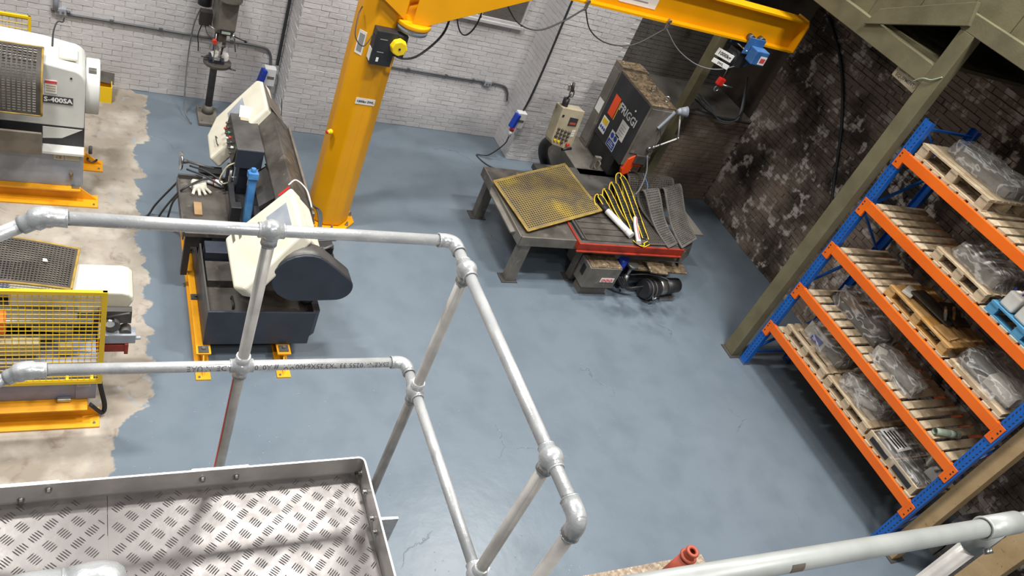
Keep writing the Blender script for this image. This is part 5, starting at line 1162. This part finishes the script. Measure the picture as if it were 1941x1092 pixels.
part('lead_screw', MB().cyl((-2.6, 4.92, .80), (.18, 4.92, .80), .018, n=12), 'bright_steel', lb2); part('feed_rod', MB().cyl((-2.6, 4.90, .98), (.16, 4.90, .98), .02, n=12), 'bright_steel', lb2)
part('red_lever_box', MB().box(-.62, -.42, 4.86, 4.98, .88, 1.02), 'orange_plastic', lb2, bev=.01)
part('apron_box', MB().box(-.5, -.20, 4.84, 4.92, .66, .80).box(-.08, .02, 4.86, 4.92, .64, .74), 'console_beige', lb2, bev=.006)
part('apron_plate', MB().obox((-.12, 4.90, .90), (.28, .02, .05), (0, .15, 0)), 'tray_brown', lb2)
part('headstock', MB().prism([(-.42, 5.12, .78), (.36, 5.12, .78)]+[(.36+.09*math.sin(t), 5.12, 1.0+.09*(-math.cos(t)+0)+.0) for t in (math.pi*.5, math.pi*.65, math.pi*.8, math.pi)]+[(-.42, 5.12, 1.09)], (0, .34, 0)), 'cream_paint', lb2, bev=.02, seg=3)
part('bed_cover', MB().box(-2.6, -.02, 5.14, 5.48, 1.0, 1.07), 'lavender_grey', lb2, bev=.006)
part('gear_train', MB().box(.20, .44, 5.06, 5.12, .80, .94).cyl((.30, 5.10, .80), (.30, 5.02, .80), .06, n=16).cyl((.40, 5.10, .72), (.40, 5.02, .72), .045, n=14), 'dark_steel', lb2, bev=.003)
part('gear_bracket', MB().box(.24, .48, 5.0, 5.10, .62, .72).cyl((.36, 5.02, .67), (.52, 5.02, .67), .016, n=10), 'steel_grey', lb2, bev=.006)
part('chrome_boss', MB().cyl((.28, 5.04, .86), (.28, 4.99, .86), .035, n=16), 'chrome', lb2); part('gear_lever', MB().cyl((.26, 5.03, .90), (.42, 5.0, .98), .010, n=8), 'dark_steel', lb2)
part('maroon_rail', MB().box(-.1, .42, 5.0, 5.08, .52, .60).box(.40, .43, 4.99, 5.09, .50, .62), 'table_red', lb2, bev=.004)
wire_guard(lb2, -1.3, .232, 4.62, .58, 1.58, .0425, .0425, fr=.035)
part('guard_bracket', MB().box(-.02, .0, 4.63, 4.80, .56, .60).box(.15, .17, 4.63, 4.80, .56, .60), 'guard_yellow', lb2)
def flatm(u, v): return lerp4((-.95, 5.20, 1.12), (.0, 5.08, 1.16), (.05, 5.58, 1.14), (-.95, 5.72, 1.16), u, v)+Vector((0, 0, .03*math.sin(u*3.1)))
mat_obj('rubber_mat', 'dark perforated rubber mat with a brown edge lying on the nearer lathe', flatm, 40, 20, 'mat_dark', .66, .012, 'mat_edge')
solo('paper_scrap', MB().prism([(-.20, 5.36, 1.185), (-.165, 5.355, 1.185), (-.175, 5.385, 1.19), (-.20, 5.39, 1.188)], (0, 0, .004)), 'paper_white', 'tiny white paper scrap on the mat over the nearer lathe', 'paper')

# ================================================================ PILLAR DRILL
pdl = thing('pillar_drill', 'dark pillar drill standing against the white wall', 'drill', (1.52, 9.65, 0))
part('base', MB().box(1.39, 1.64, 9.42, 9.84, 0, .05), 'machine_grey', pdl, bev=.012)
for x in (1.43, 1.60):
    for y in (9.47, 9.78): part('base_bolt', MB().cyl((x, y, .05), (x, y, .065), .012, n=6, smooth=False), 'bright_steel', pdl)
part('column_flange', MB().cyl((1.52, 9.70, .05), (1.52, 9.70, .16), .075, .060, n=20), 'machine_grey', pdl)
part('column', MB().cyl((1.52, 9.70, .16), (1.52, 9.70, 1.72), .044, n=20), 'dark_steel', pdl)
tb = part('table', MB().cyl((1.52, 9.50, .88), (1.52, 9.50, .92), .165, n=30).cyl((1.52, 9.50, .85), (1.52, 9.50, .88), .10, .14, n=24).box(1.47, 1.57, 9.55, 9.74, .82, .90), 'grimy_top', pdl, bev=.004)
part('table_handle', MB().cyl((1.66, 9.46, .86), (1.74, 9.44, .86), .010, n=8), 'dark_steel', tb)
part('vice', MB().box(1.41, 1.59, 9.42, 9.53, .92, .965).box(1.41, 1.44, 9.41, 9.54, .965, 1.0).box(1.52, 1.55, 9.41, 9.54, .965, 1.0).cyl((1.32, 9.47, .965), (1.42, 9.47, .965), .010, n=8), 'navy_paint', pdl, bev=.004)
part('rag', lump(1.44, 1.66, 9.50, 9.62, .921, 1.0, .025, 33), 'paper_white', pdl, label='white rag on the drill table')
part('head', MB().prism([(1.42, 9.62, 1.34), (1.42, 9.40, 1.34), (1.45, 9.32, 1.42), (1.45, 9.32, 1.80), (1.42, 9.80, 1.86), (1.42, 9.82, 1.40)], (.20, 0, 0)), 'machine_grey', pdl, bev=.02)
part('belt_cover', MB().prism([(x, y, 1.80) for x, y in hull2((1.53, 9.36), .15, (1.53, 9.84), .13)], (0, 0, .14)), 'machine_grey', pdl, bev=.015)
part('display', MB().box(1.47, 1.62, 9.312, 9.33, 1.37, 1.43), 'black_paint', pdl); part('display_glass', MB().box(1.49, 1.59, 9.308, 9.312, 1.385, 1.415), 'pvc_green', pdl)
part('quill', MB().cyl((1.53, 9.44, 1.20), (1.53, 9.44, 1.34), .045, n=18).cyl((1.53, 9.44, 1.16), (1.53, 9.44, 1.20), .052, n=18), 'tray_brown', pdl)
part('chuck', MB().cyl((1.53, 9.44, 1.05), (1.53, 9.44, 1.16), .022, .032, n=14).cyl((1.53, 9.44, .98), (1.53, 9.44, 1.05), .007, n=8), 'dark_steel', pdl)
part('feed_hub', MB().cyl((1.62, 9.48, 1.29), (1.68, 9.48, 1.29), .03, n=14), 'chrome', pdl)
part('feed_lever', MB().cyl((1.67, 9.48, 1.29), (1.80, 9.44, 1.27), .008, n=8).sphere((1.80, 9.44, 1.27), .018), 'black_paint', pdl)
part('feed_lever', MB().cyl((1.67, 9.48, 1.29), (1.69, 9.38, 1.14), .008, n=8), 'dark_steel', pdl)
part('switch_box', MB().box(1.26, 1.40, 9.52, 9.62, 1.34, 1.52), 'board_dark', pdl, bev=.006); part('motor', MB().cyl((1.34, 9.86, 1.46), (1.34, 9.86, 1.74), .085, n=20), 'black_paint', pdl)
part('stop_button', MB().cyl((1.43, 9.36, 1.26), (1.43, 9.31, 1.26), .028, n=14), 'button_red', pdl); part('guard_arm', MB().cyl((1.45, 9.40, 1.33), (1.45, 9.36, .98), .008, n=8).cyl((1.36, 9.44, 1.40), (1.46, 9.40, 1.36), .007, n=8), 'bright_steel', pdl)
part('guard_screen', MB().box(1.455, 1.52, 9.36, 9.364, 1.0, 1.25), 'clear_film', pdl)
part('power_flex', MB().tube(smooth_path([(1.30, 9.57, 1.34), (1.27, 9.58, 1.18), (1.29, 9.60, 1.05), (1.30, 9.62, .95)], 6), .007, 8).tube(smooth_path([(1.33, 9.56, 1.34), (1.36, 9.48, 1.27), (1.42, 9.40, 1.25)], 6), .007, 8), 'cable_black', pdl)
part('supply_flex', MB().tube(smooth_path([(1.26, 9.62, 1.50), (1.22, 9.7, 1.2), (1.21, 9.75, .8), (1.21, 9.7, .4), (1.22, 9.6, .12), (1.30, 9.42, .03)], 6), .008, 8), 'cable_grey', pdl)
solo('yellow_wedge', MB().prism([(1.56, 9.34, 0), (1.64, 9.36, 0), (1.63, 9.30, 0), (1.56, 9.28, 0)], (0, 0, .07)), 'stand_yellow', 'small yellow block on the floor in front of the pillar drill base', 'block', bev=.004)

# ================================================================ THINGS ON AND BY THE WALLS
def conduit(label, pts, clips=(), r=.016, m='conduit_grey'):
    t = thing('wall_conduit', label, 'conduit', tuple(pts[0])); part('pipe', MB().tube(smooth_path(pts, 5), r, 8), m, t)
    for c in clips: part('clip', MB().obox(c, (.045, .03, .045)), 'conduit_grey', t, bev=.004)
    return t
conduit('grey conduit running along the left part of the white wall', [(-.12, 10.07, .915), (.3, 10.07, .92), (.9, 10.07, .92), (1.6, 10.07, .92), (2.1, 10.07, .92), (2.24, 10.07, .86), (2.28, 10.06, .70), (2.28, 10.05, .62)], ((.35, 10.07, .92), (.9, 10.07, .92), (1.75, 10.07, .92)))
conduit('grey conduit running along the wall between the crane pillar and the second pilaster', [(3.6, 10.07, .95), (4.2, 10.07, .95), (5.0, 10.07, .955), (5.7, 10.07, .955), (5.86, 10.06, .88), (5.92, 10.05, .72)], ((4.2, 10.07, .95), (4.8, 10.07, .955), (5.25, 10.07, .955)))
conduit('dark vertical conduit in the corner of the second pilaster', [(5.90, 9.53, .72), (5.93, 9.48, 1.0), (5.95, 9.47, 1.6), (5.95, 9.47, 2.4), (5.95, 9.47, 3.4)], (), .016, 'cable_black')
conduit('dark vertical conduit in the corner of the first pilaster', [(2.36, 10.02, .72), (2.36, 10.02, 1.4), (2.36, 10.02, 2.4)], (), .022, 'cable_black')
conduit('thin grey vertical pipe rising at the far left of the white wall', [(-.24, 10.06, .95), (-.24, 10.06, 1.6), (-.24, 10.06, 2.2)], (), .03, 'steel_grey')
def jbox(x, label):
    t = thing('junction_box', label, 'box', (x, 10.05, .89)); part('body', MB().box(x-.06, x+.06, 10.045, 10.095, .905, .985), 'steel_grey', t, bev=.006)
    for dx in (-.025, .025): part('knockout', MB().cyl((x+dx, 10.045, .945), (x+dx, 10.036, .945), .014, n=12), 'bright_steel', t)
    for s in (-1, 1): part('gland', MB().cyl((x+s*.06, 10.07, .945), (x+s*.10, 10.07, .945), .018, n=10), 'conduit_grey', t)
jbox(-.19, 'metal junction box on the left conduit above the white lathe'); jbox(5.50, 'metal junction box on the conduit beside the second pilaster')
cable('lathe_flex', 'thin dark cable dropping from the left junction box to the white lathe', [(-.15, 10.0, .90), (-.16, 9.7, 1.0), (-.2, 9.1, 1.3), (-.22, 8.5, 1.5), (-.22, 8.15, 1.53)], .008)
def socket(x, y, z, label, cap=True):
    t = thing('wall_socket', label, 'socket', (x, y, z-.15)); part('enclosure', MB().box(x-.02, x+.13, y-.05, y+.06, z-.13, z+.13), 'socket_white', t, bev=.008)
    part('hinged_cover', MB().obox((x-.05, y-.06, z), (.06, .10, .24), (0, .2, .3)), 'plug_blue', t, bev=.012); part('grey_panel', MB().box(x+.02, x+.11, y-.054, y-.05, z-.02, z+.02), 'tray_brown', t)
    return t
socket(2.22, 9.98, .56, 'blue covered wall socket beside the first pilaster behind the band saw')
s2 = socket(5.83, 9.44, .76, 'blue covered wall socket on the second pilaster')
part('plug', MB().cyl((5.78, 9.36, .60), (5.78, 9.36, .50), .032, .022, n=14), 'socket_white', s2); part('red_collar', MB().cyl((5.78, 9.36, .60), (5.78, 9.36, .66), .036, n=16), 'signal_red', s2)
cable('socket_flex', 'black cable trailing from the second pilaster socket across the floor', [(5.78, 9.36, .50), (5.74, 9.34, .35), (5.60, 9.42, .08), (5.45, 9.5, .011), (5.55, 9.25, .011), (5.85, 9.05, .011), (6.05, 8.85, .011)], .010)
cable('ceiling_pull_cord', 'thin dark cord with a black knob hanging beside the crane base', [(2.28, 9.10, .75), (2.30, 8.95, .45), (2.33, 8.8, .2), (2.36, 8.70, .02)], .006)
yb = thing('yellow_box', 'open yellow plastic box against the wall behind the white lathe', 'box', (.31, 9.8, 0))
for a in (.24, .375): part('side', MB().box(a, a+.01, 9.70, 9.92, .012, .22), 'guard_yellow', yb)
for a in (9.70, 9.91): part('end', MB().box(.25, .375, a, a+.01, .012, .22), 'guard_yellow', yb)
part('bottom', MB().box(.24, .385, 9.70, 9.92, 0, .012), 'guard_yellow', yb); part('lid', MB().obox((.33, 9.90, .24), (.16, .16, .012), (.5, .1, 0)), 'goods_dark', yb)
for k in range(3): cable('coiled_cable', ('slack grey cable hanging over the ledge, lowest loop', 'slack grey cable lying on the ledge, middle loop', 'slack dark cable lying on the ledge, highest loop')[k], [(8.35, 8.90, 1.95-.05*k), (8.7, 8.88, 1.78-.04*k), (9.05, 8.86, 1.62-.03*(2-k)), (9.3, 8.86, 1.62+.02*k), (9.35, 8.88, 1.75+.05*k), (9.5, 9.3, 2.2)], .012, 'cable_grey' if k < 2 else 'cable_black')
cable('wall_cable', 'dark cable running down the dirty brick wall behind the rack', [(9.70, 8.7, 3.6), (9.70, 8.0, 3.2), (9.71, 7.4, 2.6), (9.71, 6.9, 1.9), (9.71, 6.6, 1.5)], .022)
sn = thing('notice_board', 'faded notice reading CUSTOMER EQUIPMENT hanging below the olive beam', 'sign', (7.86, 5.62, 3.95))
part('board', MB().obox((7.90, 5.66, 4.06), (.01, .36, .17), (.05, 0, 0)), 'console_beige', sn)
part('lettering', text_mb('CUSTOMER', .055, (7.893, 5.66, 4.095), (0, -1, .05), (0, .05, 1), bold=.001), 'button_dark', sn); part('lettering', text_mb('EQUIPMENT', .052, (7.893, 5.66, 4.025), (0, -1, .05), (0, .05, 1), bold=.001), 'button_dark', sn)
cable('cord_tie', 'pale blue cord tied around the olive post below the loft beam', [(7.83, 5.52, 4.08), (7.82, 5.44, 4.16), (7.82, 5.34, 4.20), (7.83, 5.26, 4.28)], .006, 'pvc_green')
